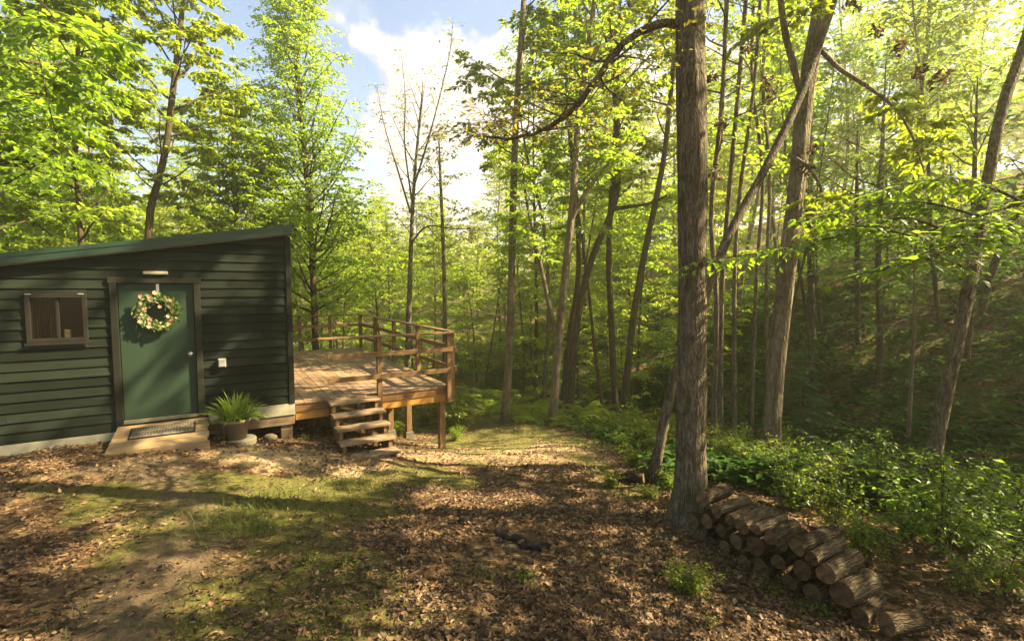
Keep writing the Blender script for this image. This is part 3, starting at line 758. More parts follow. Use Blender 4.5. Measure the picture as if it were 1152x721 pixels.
col = g.mix(f, (.04, .033, .028), (.17, .14, .11)); g.bsdf(out, col, .95, g.bump(g.noise(co, 160., 2, .5), .6, .004), .05); M['mat'] = m
dm = cthing('door_mat', .48, -.34, -.12, 'dark rectangular door mat with pale scroll pattern lying on the ramp', 'door mat')
mb = MB(); za = lambda y: ztop(y) + .003
y0, y1 = -.50, -.19
mb.hexa([(.12, y0, za(y0)), (.86, y0, za(y0)), (.86, y1, za(y1)), (.12, y1, za(y1)), (.12, y0, za(y0) + .014), (.86, y0, za(y0) + .014), (.86, y1, za(y1) + .014), (.12, y1, za(y1) + .014)])
cb(mb, 'pile', M['mat'], dm, bevel=.004)
mb = MB()
for xa, xb, ya, yb in ((.10, .119, y0 - .02, y1 + .02), (.861, .88, y0 - .02, y1 + .02), (.1195, .8605, y0 - .02, y0 - .001), (.1195, .8605, y1 + .001, y1 + .02)):
    mb.hexa([(xa, ya, za(ya)), (xb, ya, za(ya)), (xb, yb, za(yb)), (xa, yb, za(yb)), (xa, ya, za(ya) + .01), (xb, ya, za(ya) + .01), (xb, yb, za(yb) + .01), (xa, yb, za(yb) + .01)])
cb(mb, 'border', M['dark_frame'], dm)

PX_, PY_ = 1.40, -.36
pg = gz(PX_, PY_)
ps = cthing('stepping_stone', PX_ + .06, PY_, pg, 'flat round concrete slab under the plant pot', 'paving slab')
mb = MB(); mb.lathe([(0, .05), (.2, .05), (.215, .035), (.215, -.05), (0, -.05)], 24, (PX_ + .06, PY_, pg + .01)); cb(mb, 'slab', M['concrete'], ps)
pz = pg + .062
pp = cthing('potted_plant', PX_, PY_, pz, 'strappy green plant in a brown plastic pot beside the ramp', 'potted plant')
M['pot'] = plain('brown_plastic_pot', (.2, .158, .12), .5, .35, 0., .15)
M['pot_soil'] = plain('potting_soil', (.03, .022, .016), .95, .05, 0., .4, 40.)
mb = MB(); mb.lathe([(0, .0), (.115, .0), (.155, .215), (.172, .217), (.178, .255), (.166, .257), (.158, .23), (.0, .225)], 28, (PX_, PY_, pz)); cb(mb, 'pot', M['pot'], pp, smooth=True)
mb = MB(); mb.lathe([(0, .236), (.156, .232)], 24, (PX_, PY_, pz)); cb(mb, 'soil', M['pot_soil'], pp)
M['strap'] = leafmat('strap_leaf', [(.12, .19, .025), (.17, .24, .03), (.25, .31, .06)], (.38, .5, .06), .42)
rng = R(3); mb = MB()
for i in range(280):
    a = rng.random() * 2 * PI; r0 = .11 * rng.random() ** .6; L = .17 + .20 * rng.random() + .06 * (rng.random() < .15); lean = .15 + 1.5 * rng.random() ** 1.3 * (r0 / .11 + .15)
    p = np.array([PX_ + r0 * math.cos(a), PY_ + r0 * math.sin(a), pz + .23]); dd = np.array([math.cos(a) * lean, math.sin(a) * lean, 1.]); dd /= np.linalg.norm(dd)
    w_ = .012 + .012 * rng.random(); sdv = np.array([-math.sin(a), math.cos(a), 0]); vs = []; tw = rng.normal(0, .07)
    for s in range(7):
        ww = w_ * (1 - (s / 6) ** 2 * .95); vs += [p - sdv * ww, p + sdv * ww]; p = p + dd * L / 6; dd[2] -= .12 + .30 * lean * (s / 6); dd[:2] += sdv[:2] * tw; dd /= np.linalg.norm(dd)
    mb.add(vs, [[2 * s, 2 * s + 1, 2 * s + 3, 2 * s + 2] for s in range(6)])
cb(mb, 'foliage', M['strap'], pp, smooth=True); pp.scale = (1.22, 1.22, 1.22)

# ------------------------------------------------------------------ deck, railing, steps
M['deck_wood'] = wood('weathered_deck_board', (.14, .083, .05), (.23, .145, .09), (.32, .215, .14), 'y', 1., .6, .35)
M['rail_x'] = wood('stained_rail_wood_x', (.10, .055, .026), (.19, .11, .052), (.27, .165, .085), 'x', 1., .55, .4)
M['rail_y'] = wood('stained_rail_wood_y', (.10, .055, .026), (.19, .11, .052), (.27, .165, .085), 'y', 1., .55, .4)
M['rail_z'] = wood('stained_rail_wood_z', (.095, .052, .026), (.18, .105, .05), (.26, .16, .082), 'z', 1., .55, .4)
M['fascia_dark'] = wood('dark_stained_board', (.10, .048, .018), (.19, .098, .038), (.26, .145, .062), 'x', 1., .55, .4)
M['fascia_gold'] = wood('golden_stained_board', (.30, .135, .03), (.43, .21, .05), (.52, .29, .08), 'x', 1., .5, .4)
DX0, DX1, DY1 = XR + .02, 5.13, 7.3
dk = cthing('deck', 3.7, 3.6, -1.2, 'raised brown plank deck with open railing beside the green cabin', 'deck')
mb = MB(); x = DX0; rng = R(8)
while x < DX1 - .05:
    x1 = min(x + .138, DX1); mb.box(x, x1, .0 - rng.random() * .008, DY1, -.034 + rng.random() * .002, rng.random() * .003); x = x1 + .006
cb(mb, 'decking', M['deck_wood'], dk, bevel=.003)
for a_, b_ in ((DX0, 2.84), (3.66, DX1 - .01)): cb(MB().box(a_, b_, .012, .05, -.17, -.036), 'rim_joist', M['fascia_dark'], dk, bevel=.004)
for a_, b_ in ((DX0, 2.84), (3.66, DX1 - .01)): cb(MB().box(a_, b_, .03, .075, -.31, -.172), 'rim_board', M['fascia_gold'], dk, bevel=.004)
mb = MB(); mb.box(DX1 - .05, DX1 - .012, .076, DY1, -.17, -.036); mb.box(DX1 - .07, DX1 - .03, .076, DY1, -.31, -.172)
mb.box(DX0, DX1 - .072, DY1 - .05, DY1 - .01, -.17, -.036)
for y in (1.2, 2.4, 3.6, 4.8, 6.0): mb.box(DX0, DX1 - .072, y, y + .04, -.2, -.036)
for xx in (2.9, 3.7, 4.5): mb.box(xx, xx + .04, .095, DY1 - .06, -.31, -.202)
cb(mb, 'joist', M['rail_y'], dk)
for xx, yy, foot in ((DX1 - .13, .14, 0), (4.55, 2.1, 1), (3.9, 1.5, 0), (DX1 - .13, 2.15, 1), (DX1 - .13, 4.6, 1), (DX1 - .13, 6.9, 1), (2.9, 3.6, 1), (2.9, 6.9, 1)):
    g0 = gz(xx, yy); mb = MB(); mb.box(xx - .06, xx + .06, yy - .06, yy + .06, g0 + (.2 if foot else -.2), -.312 if yy < 7 else -.3); po = cb(mb, 'post', M['rail_z'], dk, bevel=.005)
    if foot:
        mb = MB(); z = g0 - .15; mb.hexa([(xx - .13, yy - .13, z), (xx + .13, yy - .13, z), (xx + .13, yy + .13, z), (xx - .13, yy + .13, z), (xx - .09, yy - .09, g0 + .198), (xx + .09, yy - .09, g0 + .198), (xx + .09, yy + .09, g0 + .198), (xx - .09, yy + .09, g0 + .198)])
        cb(mb, 'concrete_footing', M['concrete'], po, root=dk, bevel=.01)
RT = 1.05
def rpost(x0, x1, y0, y1, z0, z1=RT): cb(MB().box(x0, x1, y0, y1, z0, z1), 'rail_post', M['rail_z'], dk, bevel=.005)
rpost(3.665, 3.75, -.10, -.008, -.30)
rpost(DX1 - .10, DX1 - .015, -.10, -.008, -.30)
rpost(DX1 + .002, DX1 + .075, -.05, .045, -.33)
for y in (1.9, 3.7, 5.5, DY1 - .1): rpost(DX1 + .002, DX1 + .09, y, y + .09, -.3)
for x in (2.4, 3.3, 4.2): rpost(x, x + .09, DY1 + .002, DY1 + .09, -.3)
def rail(x0, x1, y0, y1, z0, z1, mat): cb(MB().box(x0, x1, y0, y1, z0, z1), 'rail', M[mat], dk, bevel=.004)
rail(2.80, DX1 + .0, -.138, -.102, .70, .785, 'rail_x'); rail(2.80, DX1 + .0, -.138, -.102, .29, .375, 'rail_x')
rail(2.65, DX1 + .10, -.15, .0, RT + .002, RT + .028, 'rail_x')
rail(DX1 + .092, DX1 + .128, -.04, DY1 + .1, .70, .785, 'rail_y'); rail(DX1 + .092, DX1 + .128, -.04, DY1 + .1, .29, .375, 'rail_y')
rail(DX1 - .01, DX1 + .13, .002, DY1 + .13, RT + .002, RT + .036, 'rail_y')
rail(DX0, DX1, DY1 - .036, DY1 - .0, .70, .785, 'rail_x'); rail(DX0, DX1, DY1 - .036, DY1 - .0, .29, .375, 'rail_x')
rail(DX0, DX1 - .012, DY1 - .02, DY1 + .12, RT + .002, RT + .036, 'rail_x')

st = cthing('deck_steps', 3.25, -.7, -.7, 'five brown wooden steps climbing from the ground to the deck', 'steps')
M['step_wood'] = wood('worn_step_tread', (.15, .095, .055), (.24, .16, .10), (.33, .235, .16), 'x', 1., .65, .4)
TZ = [-.03, -.195, -.36, -.525, -.69]; TY = [-.26 * (i) for i in range(6)]
for i in range(5):
    cb(MB().box(2.80, 3.655 if i == 0 else 3.68, TY[i + 1] - .02, TY[i] - (.003 if i == 0 else .0) + .0, TZ[i] - .04, TZ[i]), 'tread', M['step_wood'], st, bevel=.005)
for xx in (2.85, 3.57):
    mb = MB(); poly = [(-.003, -.072)]
    for i in range(5):
        z = TZ[i] - .042; poly += [(TY[i + 1] + .01, z)] 
        poly += [(TY[i + 1] + .01, TZ[i + 1] - .042)] if i < 4 else [(TY[5] + .01, TZ[4] - .20)]
    poly += [(-.9, -.95), (-.003, -.42)]
    mb.prism(poly, 'x', xx, xx + .045); cb(mb, 'stringer', M['rail_y'], st)
    mb = MB()
    for i in range(4): mb.box(xx - .012 if xx < 3 else xx + .046, xx - .001 if xx < 3 else xx + .058, TY[i + 1] + .012, TY[i + 1] + .07, TZ[i + 1] + .001, TZ[i] - .041)
    cb(mb, 'cleat', M['rail_z'], st)

# ------------------------------------------------------------------ firewood pile
AX = np.array([.86, .50, 0.])
m, nt, out = newmat('sawn_log_end'); g = NT(nt); co = g.n('TexCoord').outputs['Object']
wv = g.n('TexWave', wave_type='RINGS', rings_direction='X'); wv.inputs['Scale'].default_value = 28; wv.inputs['Distortion'].default_value = 2.5; wv.inputs['Detail'].default_value = 3; g.l(co, wv.inputs['Vector'])
c = g.ramp(wv.outputs['Fac'], [(.2, (.09, .052, .028)), (.7, (.19, .118, .065))])
c = g.mix(g.ramp(g.noise(co, 14., 5, .7), [(.42, 0.), (.66, .85)]), c, (.04, .028, .02))
orr = g.n('ObjectInfo').outputs['Random']; c = g.mix(1., c, g.ramp(orr, [(0, .55), (1, 1.3)]), 'MULTIPLY')
g.bsdf(out, c, .9, g.bump(g.noise(co, 60., 4, .6), .4, .004), .1); M['log_end'] = m
M['split_face'] = wood('split_pale_wood', (.06, .042, .026), (.12, .085, .056), (.20, .155, .11), 'x', 1.5, .85, .8)
def front_Y(px): return float(np.interp(px, [760, 800, 837, 915, 996, 1040], [5.15, 4.84, 4.4, 3.86, 3.56, 3.5]))
def make_log(px, py, dpx, L, label, seed, split=False, push=0., yaw=0., matb=None):
    rng = R(seed); Y = front_Y(px) + push; c = at(px, py, Y); r = dpx * Y / F * .5 * .96; L *= .82 + .3 * rng.random()
    a = AX.copy(); ca, sa = math.cos(yaw), math.sin(yaw); a = np.array([a[0] * ca - a[1] * sa, a[0] * sa + a[1] * ca, 0])
    e = empty('firewood_log', tuple(c), math.atan2(a[1], a[0]), label, 'log', 'firewood logs stacked beside the big tree trunk')
    n, sides = 9, 18; th = np.linspace(0, 2 * PI, sides, endpoint=False)
    prof = 1 + .07 * np.sin(2 * th + rng.random() * 6) + .05 * np.sin(3 * th + rng.random() * 6) + .025 * rng.standard_normal(sides)
    if split: 
        prof = np.minimum(prof, .62 / np.maximum(.2, np.cos(th - (PI * .58)))) * (1 + .03 * rng.standard_normal(sides))
    V = []
    for i in range(n):
        x = i / (n - 1) * L; k = 1 + .03 * math.sin(i * 1.1 + seed) - .0 * i
        rr = r * prof * k * (1 + .012 * rng.standard_normal(sides))
        V += [(x, q * math.cos(t), q * math.sin(t)) for q, t in zip(rr, th)]
    i = np.arange(n - 1)[:, None] * sides; j = np.arange(sides)[None]; k = (j + 1) % sides
    Q = np.stack([i + j, i + k, i + sides + k, i + sides + j], -1).reshape(-1, 4)
    mb = MB(); mb.add(V, Q); mb.build('bark', matb or (M['log_bark'] if not split else M['split_face']), e, smooth=True)
    for x, o_ in ((0, 0), (L, (n - 1) * sides)):
        ring = np.array(V[o_:o_ + sides]); cen = ring.mean(0); mb = MB()
        inner = cen + (ring - cen) * .55; inner[:, 0] += (.004 if x == 0 else -.004) * rng.standard_normal(sides)
        vv = np.concatenate([ring, inner, [cen]]); qd = [[q, (q + 1) % sides, sides + (q + 1) % sides, sides + q] for q in range(sides)]; t3 = [[sides + q, sides + (q + 1) % sides, 2 * sides] for q in range(sides)]
        mb.add(vv, qd, t3); mb.build('sawn_end', M['log_end'], e)
    return e
ORD = ['first', 'second', 'third', 'fourth', 'fifth', 'sixth', 'seventh', 'eighth', 'ninth', 'tenth', 'eleventh', 'twelfth']
top = [(790, 561, 18, .42), (806, 575, 15, .44), (821, 584, 13, .44), (834, 592, 18, .48), (850, 595, 13, .5), (867, 605, 16, .42), (896, 615, 19, .5), (913, 628, 16, .48), (929, 645, 24, .48), (947, 668, 30, .42)]
desc = ['stubby brown', 'pale smooth', 'short dark', 'pale greyish', 'slim smooth brown', 'stubby brown', 'slate grey', 'light brown', 'thick pale barked', 'thickest pale barked']
for i, (px, py, dp, L) in enumerate(top):
    make_log(px, py, dp, L, f'{desc[i]} log, {ORD[i]} from the tree along the top of the firewood pile', 40 + i, split=False, yaw=[.05, -.02, .04, .1, 0, .06, -.05, .02, 0, -.03][i], matb=M['log_pale'] if i in (1, 3, 4, 7, 8, 9) else None)
mid = [(779, 586, 17), (795, 586, 17), (811, 596, 15), (828, 609, 16), (850, 614, 23), (879, 612, 15), (902, 641, 23)]
for i, (px, py, dp) in enumerate(mid):
    make_log(px, py, dp, .42, f'dark log end, {ORD[i]} from the tree in the middle row of the firewood pile', 60 + i, push=.02)
low = [(786, 606, 14), (801, 610, 14), (815, 615, 15), (837, 632, 16), (856, 639, 21), (875, 632, 18), (888, 654, 18), (914, 668, 24)]
for i, (px, py, dp) in enumerate(low):
    make_log(px, py, dp, .42, f'shaded log end, {ORD[i]} from the tree in the bottom row of the firewood pile', 80 + i, push=.05)
make_log(968, 694, 20, .40, 'short mossy log lying on the ground at the low end of the firewood pile', 95, yaw=.1)
make_log(997, 702, 25, .30, 'short dark log on the ground, last beyond the end of the firewood pile', 96, yaw=-.35)

def ground_log(name, p0, p1, r, label, cat, seed, mat, lift=.5, end=True):
    rng = R(seed); a = np.array([p0[0], p0[1], H(p0[0], p0[1]) + r * lift]); b = np.array([p1[0], p1[1], H(p1[0], p1[1]) + r * lift])
    n = 10; P = a + (b - a) * np.linspace(0, 1, n)[:, None]; P[:, 2] += .012 * rng.standard_normal(n); P[:, :2] += rng.standard_normal((n, 2)) * r * .12
    e = empty(name, tuple(a), 0, label, cat); mb = MB(); mb.tube(P - a, np.linspace(r, r * .8, n) * (1 + .05 * rng.standard_normal(n)), 12, cap=False, wob=.04, rng=rng); mb.build('bark', mat, e, smooth=True)
    for q, d in ((P[0] - a, P[0] - P[1]), (P[-1] - a, P[-1] - P[-2])):
        d = d / np.linalg.norm(d); mb = MB(); rr = r if q is not None and np.allclose(q, 0) else r * .8
        mb.tube([q - d * .01, q + d * .004], [rr * .99, rr * .9], 12); mb.build('broken_end', M['log_end'], e)
    return e
M['char'] = plain('charred_wood', (.022, .02, .018), .95, .1, 0., .5, 18.)
pa, pb = hg(696, 541), hg(724, 545)
ground_log('fallen_log', pa[:2], pb[:2], .085, 'short dark log lying by the leaning trunk at the trail edge', 'log', 1, M['log_bark'], .9)
pa, pb = hg(556, 602), hg(612, 622)
ground_log('charred_branch', pa[:2], pb[:2], .035, 'black charred branch lying in the dead leaves of the clearing', 'branch', 2, M['char'], .8)
pa, pb = hg(586, 617), hg(618, 619)
ground_log('charred_branch', pa[:2], pb[:2], .045, 'short blackened stick crossing the longer charred branch', 'branch', 3, M['char'], .9)
def rock(name, p, s, label, seed, mat):
    rng = R(seed); bm = bmesh.new(); bmesh.ops.create_icosphere(bm, subdivisions=3, radius=1.)
    ph = rng.random(6) * 6
    for v in bm.verts:
        k = 1 + .14 * math.sin(2.3 * v.co.x + ph[0]) + .12 * math.sin(2.9 * v.co.y + ph[1]) + .1 * math.sin(3.4 * v.co.z + ph[2]) + .03 * math.sin(9 * v.co.x + ph[3])
        v.co = Vector((v.co.x * s[0] * k, v.co.y * s[1] * k, max(v.co.z, -.6) * s[2] * k))
    me = bpy.data.meshes.new(name); bm.to_mesh(me); bm.free(); me.polygons.foreach_set('use_smooth', np.ones(len(me.polygons), bool)); me.materials.append(mat)
    o = link(name, me); o.location = (p[0], p[1], H(p[0], p[1]) + s[2] * .35); tag(o, label, 'stone'); return o
rock('stone', hg(845, 690), (.055, .04, .03), 'small pale stone in the leaves below the firewood pile', 5, M['stone'])
rock('stone', hg(585, 560) , (.03, .04, .02), 'tiny pale stone in the middle of the leafy clearing', 6, M['stone'])
p = cab(1.9, -.02, 0); rock('stone', p, (.12, .09, .065), 'larger tan fieldstone under the cabin sill beside the corner pier', 7, M['stone'])
p = cab(1.65, -.03, 0); rock('stone', p, (.07, .065, .04), 'smaller tan fieldstone between potted plant and the larger stone', 8, M['stone'])
M['charlump'] = M['char']
rock('burnt_stump', hg(523, 590), (.09, .07, .05), 'dark burnt wood lump in the leaves', 9, M['char'])['category'] = 'stump'

# ------------------------------------------------------------------ leaf litter, grass, twigs on the clearing
lm_, nt, out = newmat('dead_leaf'); g = NT(nt); rnd = g.n('NewGeometry').outputs['Random Per Island']
c = g.ramp(rnd, [(0, (.022, .015, .011)), (.3, (.085, .046, .025)), (.6, (.15, .083, .045)), (.85, (.23, .138, .075)), (1, (.28, .20, .13))])
co = g.n('TexCoord').outputs['Object']; c = g.mix(1., c, g.ramp(g.noise(co, 60., 3, .6), [(.3, .7), (.7, 1.2)]), 'MULTIPLY')
b = g.n('BsdfPrincipled'); g.l(c, b.inputs['Base Color']); b.inputs['Roughness'].default_value = .6; b.inputs['Specular IOR Level'].default_value = .3
t = g.n('BsdfTranslucent'); g.l(c, t.inputs['Color']); mx = g.n('MixShader'); mx.inputs[0].default_value = .2; g.l(b.outputs[0], mx.inputs[1]); g.l(t.outputs[0], mx.inputs[2]); g.l(mx.outputs[0], out.inputs['Surface'])
M['dead_leaf'] = lm_
def in_cabin(x, y):
    a, b = uncab(x, y); return (a > XL - .1) & (a < XR) & (b > -.02) & (b < YB)
def in_ramp(x, y):
    a, b = uncab(x, y); return (a > -.14) & (a < 1.08) & (b > -.87) & (b < 0)
def fan_points(n, rng, r0, r1, a0=-52, a1=52, power=.5):
    """points on the ground, denser near the camera"""
    th = np.radians(a0 + (a1 - a0) * rng.random(n)); r = r0 + (r1 - r0) * rng.random(n) ** (1 / power)
    return r * np.sin(th), r * np.cos(th)
def litter():
    rng = R(77); x, y = fan_points(380000, rng, 1.8, 17, -68, 62, power=.72)
    dens = .95 - .8 * m_dirt(x, y) - .55 * m_moss(x, y) - .6 * m_sun_tan(x, y)
    dens *= .2 + 1. * sstep(.3, .6, fbm(x, y, .9, 31)) * (.5 + .6 * sstep(.35, .6, fbm(x, y, 3.3, 32)))
    dens = np.maximum(dens, .85 * blob(x, y, -6.2, 5.4, 1.6, .9, .55))
    k = (rng.random(len(x)) < dens) & ~in_cabin(x, y) & ~in_ramp(x, y); x, y = x[k], y[k]; n = len(x)
    z = H(x, y) + (fbm(x, y, 3.1, 3) - .5) * .045 + (vnoise(x, y, 11., 9) - .5) * .018 + .006 + .02 * rng.random(n) ** 2
    a = rng.random(n) * 2 * PI; ax = np.stack([np.cos(a), np.sin(a), rng.normal(0, .28, n)], -1)
    nn = np.stack([rng.normal(0, .35, n), rng.normal(0, .35, n), np.ones(n)], -1)
    L = .014 + .040 * rng.random(n) ** 1.6 + .045 * (rng.random(n) < .06) * rng.random(n); W = L * (.4 + .45 * rng.random(n))
    A = leaf6_arrays(np.stack([x, y, z], -1), ax, nn, L, W, .0, 0)
    V = A[0].reshape(n, 8, 3); curl = rng.normal(0, .16, (n, 1)) * L[:, None]
    V[:, [1, 2, 4, 5], 2] += curl + .12 * L[:, None] * rng.random((n, 4)); V[:, 3, 2] += .25 * L * rng.random(n)
    V[:, :, :2] += rng.normal(0, .05, (n, 8, 2)) * L[:, None, None]
    o = link('fallen_leaves', mesh_np('fallen_leaves', V.reshape(-1, 3), [A[1], A[2]], M['dead_leaf'])); tag(o, 'dry brown leaves littering the clearing', None, None, 'stuff')
litter()
def blades(P, Hh, Wd, lean, rng, seg=3):
    n = len(P); a = rng.random(n) * 2 * PI; d = np.stack([np.cos(a), np.sin(a), np.zeros(n)], -1); s = np.stack([-np.sin(a), np.cos(a), np.zeros(n)], -1)
    V = []
    for k in range(seg + 1):
        t = k / seg; c = P + d * (lean * Hh * t * t)[:, None]; c[:, 2] += Hh * t * (1 - .25 * lean * t); w = Wd * (1 - t * .92)
        V += [c - s * w[:, None], c + s * w[:, None]]
    V = np.stack(V, 1).reshape(-1, 3); i = np.arange(n)[:, None] * 2 * (seg + 1)
    Q = np.concatenate([i + np.array([[2 * k, 2 * k + 1, 2 * k + 3, 2 * k + 2]]) for k in range(seg)]); return V, Q
M['grass'] = leafmat('grass_blade', [(.06, .085, .014), (.09, .115, .02), (.15, .155, .045)], (.24, .28, .05), .4, .5, .3)
def grass():
    rng = R(9); x, y = fan_points(130000, rng, 1.8, 20, power=.7)
    m_ = m_moss(x, y) * sstep(.42, .7, fbm(x, y, 1.3, 55)); k = (rng.random(len(x)) < m_ * (.45 + .5 * (y > 10.5))) & ~in_cabin(x, y) & ~in_ramp(x, y); x, y = x[k], y[k]
    c = [hg(275, 590), hg(300, 572), hg(325, 562), hg(265, 600), hg(420, 548), hg(395, 545), hg(380, 690), hg(545, 650), hg(260, 705), hg(60, 690), hg(590, 655)]
    n2 = [700, 600, 350, 350, 400, 250, 120, 120, 200, 90, 60]; sp = [.24, .32, .3, .26, .42, .36, .14, .10, .35, .3, .06]
    for q, n, s in zip(c, n2, sp):
        x = np.concatenate([x, q[0] + rng.normal(0, s, n)]); y = np.concatenate([y, q[1] + rng.normal(0, s * .8, n)])
    n = len(x); hh = (.012 + .035 * rng.random(n)) * (1 + .9 * (y > 10.5)); hh[-sum(n2):] = .02 + .13 * rng.random(sum(n2)) ** 1.7
    z = H(x, y) + (fbm(x, y, 3.1, 3) - .5) * .045 - .004
    V, Q = blades(np.stack([x, y, z], -1), hh, .0022 + .0022 * rng.random(n), .3 + .8 * rng.random(n), rng)
    o = link('grass', mesh_np('grass', V, Q, M['grass'])); tag(o, 'short grass and moss tufts in the clearing', None, None, 'stuff')
grass()
def twig_litter():
    rng = R(5); x, y = fan_points(2200, rng, 2, 13, power=.75); k = ~in_cabin(x, y) & ~in_ramp(x, y); x, y = x[k], y[k]; mb = MB()
    for a, b in zip(x, y):
        L = .06 + .22 * rng.random() ** 2; t = rng.random() * 6.3; n = 4; pts = []
        for i in range(n):
            xx, yy = a + math.cos(t) * L * i / 3, b + math.sin(t) * L * i / 3; pts.append((xx, yy, 0)); t += rng.normal(0, .25)
        pts = np.array(pts); pts[:, 2] = H(pts[:, 0], pts[:, 1]) + .018 + .01 * rng.random(n); mb.tube(pts, [.0035, .004, .003, .002], 4, cap=False)
    o = mb.build('twig_debris', M['twig']); tag(o, 'small dead twigs scattered on the ground', None, None, 'stuff')
twig_litter()
for i, (q0, q1, lab) in enumerate((((545, 530), (562, 512), 'thin bent stick poking up from the leaves on the trail'), ((655, 575), (668, 560), 'thin dark stick in the leaves left of the main trunk'), ((60, 690), (95, 705), 'curved dark stick lying in the near moss'), ((735, 600), (760, 584), 'thin grey stick lying by the foot of the big trunk'))):
    a, b = hg(*q0), hg(*q1); mid_ = (a + b) / 2 + np.array([.03, .02, .0]); P = smooth_path([a + [0, 0, .02], mid_ + [0, 0, .06], b + [0, 0, .03]], 8); mb = MB(); mb.tube(P, np.linspace(.009, .004, 8), 6); tag(mb.build('fallen_stick', M['twig'], smooth=True), lab, 'stick')

# ------------------------------------------------------------------ trees told apart in the photograph
def trunk(wp, w0, w1, ext=0., n=26, flare=1.35, on_ground=True, lean=None, w_at=None):
    """waypoints (px, py, Y) from the foot up; widths in photo pixels at foot and at last waypoint; ext metres beyond it"""
    P = [at(*q) for q in wp]
    if on_ground: P[0][2] = H(P[0][0], P[0][1]) - .12
    Ys = [q[2] for q in wp]; cs = lambda q: 1 / math.hypot(1, (q[0] - CX) / F); r0, r1 = w0 * Ys[0] / F / 2 * cs(wp[0]), w1 * Ys[-1] / F / 2 * cs(wp[-1])
    if ext:
        d = P[-1] - P[-2]; d /= np.linalg.norm(d); k = 3
        for i in range(k):
            d = d + np.array([0, 0, .25]); d /= np.linalg.norm(d); P.append(P[-1] + d * ext / k)
    L0 = np.linalg.norm(np.diff(np.array(P[:len(wp)]), axis=0), axis=1).sum(); Lt = L0 + ext
    path = smooth_path(P, n); t = np.linspace(0, 1, n)
    rad = np.interp(t, [0, L0 / Lt, 1], [r0, r1, max(.012, r1 * .12) if ext else r1])
    rad[0] *= flare; rad[1] *= 1 + (flare - 1) * .25
    return path, rad
def limb(wp, w0, w1, n=14):
    P = smooth_path([at(*q) for q in wp], n); return P, np.linspace(w0 * wp[0][2] / F / 2, w1 * wp[-1][2] / F / 2, n)
def tree(name, label, wp, w0, w1, ext, bark_m, leaf_m, seed, group=None, extra=(), n=26, flare=1.35, **kw):
    path, rad = trunk(wp, w0, w1, ext, n, flare)
    made = make_tree(path, rad, seed, extra=extra, **kw)
    b = path[0].copy(); b[2] += .12
    return place_tree(name, label, b, made, M[bark_m], M[leaf_m], group=group)

# 1 the big straight trunk with the long arching limb
path, rad = trunk([(776, 594, 5.3), (778, 450, 5.32), (779, 250, 5.35), (777, 60, 5.4), (776, -60, 5.45)], 35, 31, 9.5, 34, 1.45)
arch = limb([(768, 30, 5.4), (748, 26, 5.4), (722, 34, 5.4), (697, 53, 5.45), (672, 88, 5.5), (650, 118, 5.6), (628, 137, 5.7), (604, 147, 5.85), (576, 150, 6.0), (548, 146, 6.2)], 10, 2.2, 30)
_r = R(7); arch[0][2:] += np.cumsum(_r.normal(0, .012, (28, 3)), 0) * .6 + _r.normal(0, .008, (28, 3)); arch = (arch[0], arch[1] * (1 + .1 * _r.standard_normal(30)))
made = make_tree(path, rad, 101, base=.50, n_limbs=12, lmax=2.6, leaves=6500, size=.12, sides=22, rugged=True, el=(15, 65))
amb, av, atr = make_tree(*arch, 102, base=.18, n_limbs=26, lmax=.8, leaves=800, size=.08, sides=10, el=(-15, 30), profile='even')
big = place_tree('tree', 'big straight trunk in the clearing with one long limb arching over the trail', path[0] + [0, 0, .12], made, M['bark_grey'], M['leaf_yellow'], limbs=[('arching_limb', amb)])
link('crown', mesh_np('crown', av - (path[0] + [0, 0, .12]), atr, M['leaf_olive']), big)
# 2 slender trunk leaning behind the big trunk
tree('tree', 'slim trunk leaning to the right close behind the big straight trunk', [(733, 532, 6.6), (748, 470, 6.6), (764, 405, 6.65), (796, 325, 6.8), (823, 258, 7.0), (861, 190, 7.2), (902, 104, 7.5), (938, 0, 7.9)], 12, 9.5, 5., 'bark_grey', 'leaf_yellow', 103, base=.72, n_limbs=6, lmax=1.9, leaves=3000, size=.12)
# 3 stout trunk right, crossed by the leaning one
x1 = limb([(903, 112, 7.9), (893, 75, 7.8), (882, 30, 7.7), (874, -40, 7.6)], 9, 6)
x2 = limb([(925, 58, 7.9), (945, 78, 7.6), (969, 93, 7.3), (1006, 121, 7.0), (1027, 155, 6.8), (1040, 195, 6.7)], 5.5, 1.5)
x3 = limb([(888, 175, 7.8), (905, 185, 7.5), (922, 208, 7.3), (930, 250, 7.2)], 5, 2)
tree('tree', 'stout bare trunk right of the big one, forking high where a slim trunk crosses it', [(865, 530, 7.5), (873, 420, 7.5), (886, 295, 7.6), (897, 205, 7.7), (906, 110, 7.9), (924, 0, 8.1)], 20, 19, 7.5, 'bark_pale', 'leaf_yellow', 104, extra=[x1, x2, x3], base=.62, n_limbs=9, lmax=2.4, leaves=6500, size=.13, sides=16, rugged=True)
# 4 leaning trunk far right
tree('tree', 'slender leaning trunk rising out of the shrubs nearest the frame edge on the dark slope', [(1040, 550, 6.3), (1058, 470, 6.3), (1078, 380, 6.35), (1097, 285, 6.4), (1112, 200, 6.5), (1128, 120, 6.6), (1156, 40, 6.8)], 19, 14, 6., 'bark_grey', 'leaf_green', 105, base=.55, n_limbs=8, lmax=2.2, leaves=4000, size=.12, sides=14, rugged=True)
